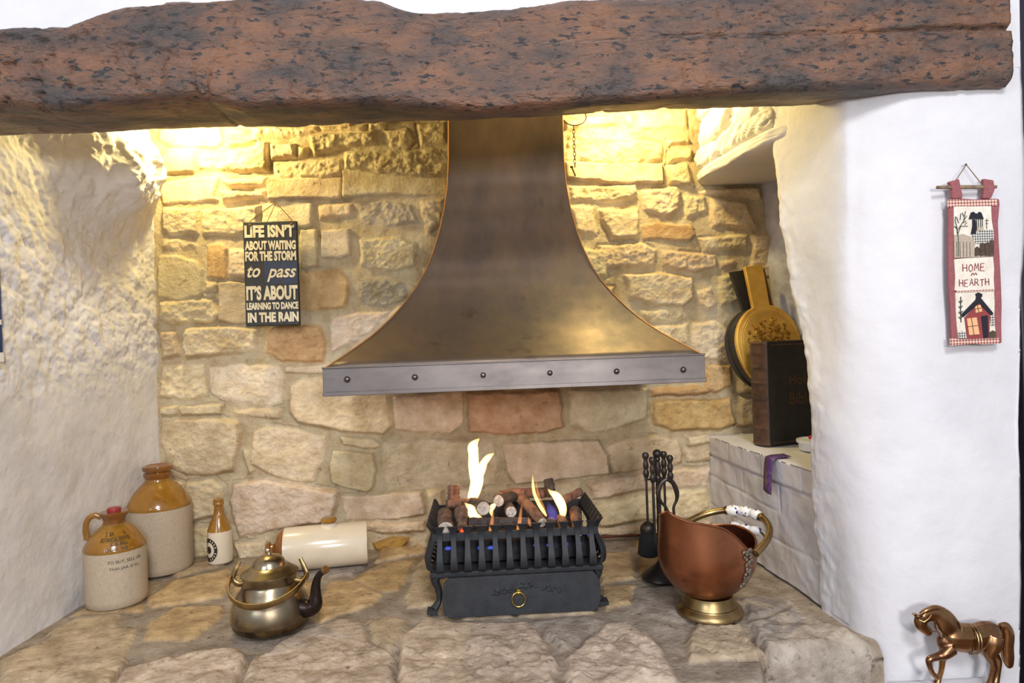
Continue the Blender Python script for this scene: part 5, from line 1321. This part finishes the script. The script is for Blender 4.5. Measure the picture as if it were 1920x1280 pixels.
# ------------------------------------------------------------------ brass horse
def build_horse():
    y0 = 1.352
    def Q(cx, cy, d=0.0): p = wy(1640+cx/6.4, 1080+cy/6.4, y0); return Vector((p[0], y0+d, p[2]))
    kk = mpp(y0)/6.4; b = MB()
    def T(pts, flat=1.0): b.tube(spline([(*Q(x, z, d), r*kk) for x, z, r, d in pts], 5) and [s[:3] for s in spline([(*Q(x, z, d), r*kk) for x, z, r, d in pts], 5)], [s[3] for s in spline([(*Q(x, z, d), r*kk) for x, z, r, d in pts], 5)], 14, flat=flat, up=(0, 1, 0))
    # barrel, hindquarters, chest
    T([(800, 760, 60, 0), (860, 745, 130, 0), (960, 735, 165, 0), (1090, 735, 180, 0), (1220, 715, 160, 0), (1340, 680, 150, 0), (1430, 680, 130, 0), (1500, 660, 70, 0)], 0.80)
    b.ell(Q(1390, 690), (130*kk, 105*kk, 150*kk)); b.ell(Q(860, 790), (115*kk, 95*kk, 120*kk))
    # arched neck and tucked head
    T([(930, 700, 140, 0), (870, 600, 155, 0), (805, 505, 140, 0), (725, 455, 104, 0), (645, 455, 90, 0), (590, 500, 78, 0)], 0.58)
    T([(570, 480, 74, 0), (548, 550, 80, 0), (575, 605, 70, 0), (625, 650, 56, 0), (655, 682, 50, 0), (668, 694, 34, 0)], 0.70)
    for d in (-0.007, 0.007): T([(520, 480, 24, d), (490, 465, 16, d), (472, 470, 8, d)])
    # legs (d<0 nearer the camera)
    T([(880, 840, 90, -0.008), (790, 900, 70, -0.012), (720, 930, 50, -0.012), (630, 950, 42, -0.013), (600, 980, 40, -0.013), (615, 1060, 32, -0.013), (650, 1130, 30, -0.013), (690, 1170, 34, -0.013), (705, 1195, 28, -0.013)])
    T([(890, 780, 95, 0.008), (890, 860, 80, 0.012), (880, 950, 52, 0.012), (860, 1040, 40, 0.012), (855, 1100, 36, 0.012), (840, 1190, 32, 0.012), (815, 1265, 34, 0.012), (800, 1310, 46, 0.012), (790, 1330, 50, 0.012)])
    T([(1380, 690, 120, -0.008), (1350, 800, 115, -0.011), (1320, 900, 72, -0.013), (1360, 1000, 44, -0.013), (1370, 1060, 40, -0.013), (1350, 1150, 34, -0.013), (1330, 1240, 40, -0.013), (1310, 1300, 52, -0.013), (1300, 1330, 54, -0.013)])
    T([(1410, 690, 120, 0.008), (1430, 800, 100, 0.012), (1440, 900, 70, 0.013), (1520, 1000, 44, 0.013), (1545, 1060, 40, 0.013), (1540, 1150, 34, 0.013), (1520, 1240, 40, 0.013), (1500, 1300, 52, 0.013), (1490, 1330, 54, 0.013)])
    tmp = b.build('tmp', HORSE); rm = tmp.modifiers.new('r', 'REMESH'); rm.mode = 'VOXEL'; rm.voxel_size = 0.0013
    sm = tmp.modifiers.new('s', 'SMOOTH'); sm.iterations = 14; sm.factor = 0.5
    me = evalmesh(tmp, 'body'); bpy.data.objects.remove(tmp)
    base = Q(1100, 1340); me.transform(Matrix.Translation(-base)); me.shade_smooth(); me.materials.clear(); me.materials.append(HORSE)
    root = thing('brass_horse', 'bronzed brass shire horse figurine with one raised foreleg against the right wall', 'horse figurine', base); off = tuple(base)
    o = bpy.data.objects.new('body', me); COL.objects.link(o); o.parent = root
    def part(name, pts, mt=HORSE, flat=1.0):
        m_ = MB(); sp_ = spline([(*Q(x, z, d), r*kk) for x, z, r, d in pts], 6); m_.tube([s[:3] for s in sp_], [s[3] for s in sp_], 12, flat=flat, up=(0, 1, 0)); return m_.build(name, mt, root, off)
    part('tail', [(1500, 600, 40, 0), (1570, 610, 62, 0), (1600, 700, 74, 0), (1590, 850, 76, 0), (1600, 980, 72, 0), (1620, 1080, 42, 0), (1625, 1095, 6, 0)], flat=0.7)
    part('mane', [(540, 450, 22, -0.002), (600, 405, 30, -0.004), (700, 372, 36, -0.003), (800, 395, 36, 0), (890, 450, 34, 0), (950, 520, 22, 0)], flat=0.9)
    # collar hoop, girth, bridle
    m_ = MB(); m_.tube([(Q(870+118*math.cos(t)+20*math.sin(t), 600+105*math.sin(t)-30*math.cos(t)).x, y0-0.0135*math.cos(t*0.5-0.9)-0.004, Q(870+118*math.cos(t), 600+105*math.sin(t)-30*math.cos(t)).z) for t in np.linspace(-0.5, 2.7, 26)], 0.0019, 8); m_.build('collar', BRASSD, root, off)
    for x in (1105, 1140):
        m_ = MB(); m_.tube([(Q(x-10+14*math.cos(t), 0).x, y0-0.0305*math.sin(t), Q(x, 745-172*math.cos(t)).z) for t in np.linspace(0.15, PI-0.15, 24)], 0.0014, 8); m_.build('girth_strap', BRASSD, root, off)
    m_ = MB(); m_.tube([Q(500, 500, -0.008), Q(545, 520, -0.0125), Q(600, 480, -0.0125), Q(640, 440, -0.010)], 0.0011, 8); m_.tube([Q(585, 560, -0.010), Q(640, 640, -0.0095), Q(700, 640, -0.008)], 0.0011, 8); m_.build('bridle', BRASSD, root, off)
    part('forelock_ring', [(690, 540, 12, -0.012), (705, 600, 12, -0.013), (740, 650, 14, -0.0135), (750, 690, 12, -0.0135)], SILVER)
    # ledge it stands on
    struct(MB().box((base.x-0.022, 1.345, base.z-0.022), (0.215, 0.11, 0.036)).build('trim_22', PLASTER, bevel=0.004))
    struct(MB().box((base.x-0.022, 1.345, (base.z-0.04-0.305)/2), (0.20, 0.09, 0.265)).build('trim_23', PLASTER, bevel=0.004))
build_horse()

# ------------------------------------------------------------------ blue plaque at the left edge
def build_plaque():
    e = wx(5, 600, -1.118); y1 = e[1]; zb_ = wx(4, 679, -1.118)[2]; zt_ = wx(0, 500, -1.118)[2]; c = (-1.13, y1-0.07, (zb_+zt_)/2)
    root = thing('blue_plaque', 'dark blue enamel plaque with white corners hanging on the left wall', 'plaque', c)
    MB().box((-1.1235, y1-0.07, c[2]), (0.010, 0.14, zt_-zb_)).build('panel', BLUEF, root, c, bevel=0.003)
    m_ = MB(); m_.box((-1.118, y1-0.01, zb_+0.012), (0.0015, 0.018, 0.022)); m_.build('corner_paint', WHITEP, root, c)
    m_ = MB(); m_.box((-1.118, y1-0.02, zb_+(zt_-zb_)*0.42), (0.0015, 0.03, 0.012)); m_.build('white_stripe', WHITEP, root, c)
build_plaque()

# ------------------------------------------------------------------ sub-parts: small pieces sit under the part that carries them
def stem(o): return o.name.split('.')[0]
SUB = {'rivet': 'band', 'lip_moulding': 'band', 'knot': 'hanging_string', 'lettering': 'board', 'painted_panel': 'board', 'plank_seam': 'board', 'pin': 'chain',
       'shoulder_lettering': 'shoulder', 'body_lettering': 'body', 'stopper': 'neck', 'stamp': 'body', 'spout_tip': 'spout', 'swag_relief': 'panel', 'pull_boss': 'panel',
       'bristles': 'ferrule', 'grip_ferrule': 'grip', 'rim': 'bowl', 'gilt_title': 'cover', 'cover_rule': 'cover', 'embossed_scene': 'front_board', 'border_bead': 'front_board',
       'checked_hill': 'upper_panel', 'field_patch': 'upper_panel', 'fence_picket': 'upper_panel', 'well_roof': 'upper_panel', 'well_figure': 'upper_panel', 'well_base': 'upper_panel', 'stitched_words': 'text_panel',
       'house_wall': 'lower_panel', 'house_roof': 'lower_panel', 'house_window': 'lower_panel', 'house_door': 'lower_panel', 'checked_bush': 'lower_panel', 'brown_bush': 'lower_panel', 'window_stitching': 'lower_panel',
       'corner_paint': 'panel', 'white_stripe': 'panel'}
for root in [o for o in COL.objects if o.parent is None and o.children]:
    kids = list(root.children)
    for k_ in kids:
        tgt = SUB.get(stem(k_))
        if not tgt: continue
        par = [q for q in kids if stem(q) == tgt and q is not k_]
        if par and stem(par[0]) not in SUB: k_.parent = par[0]
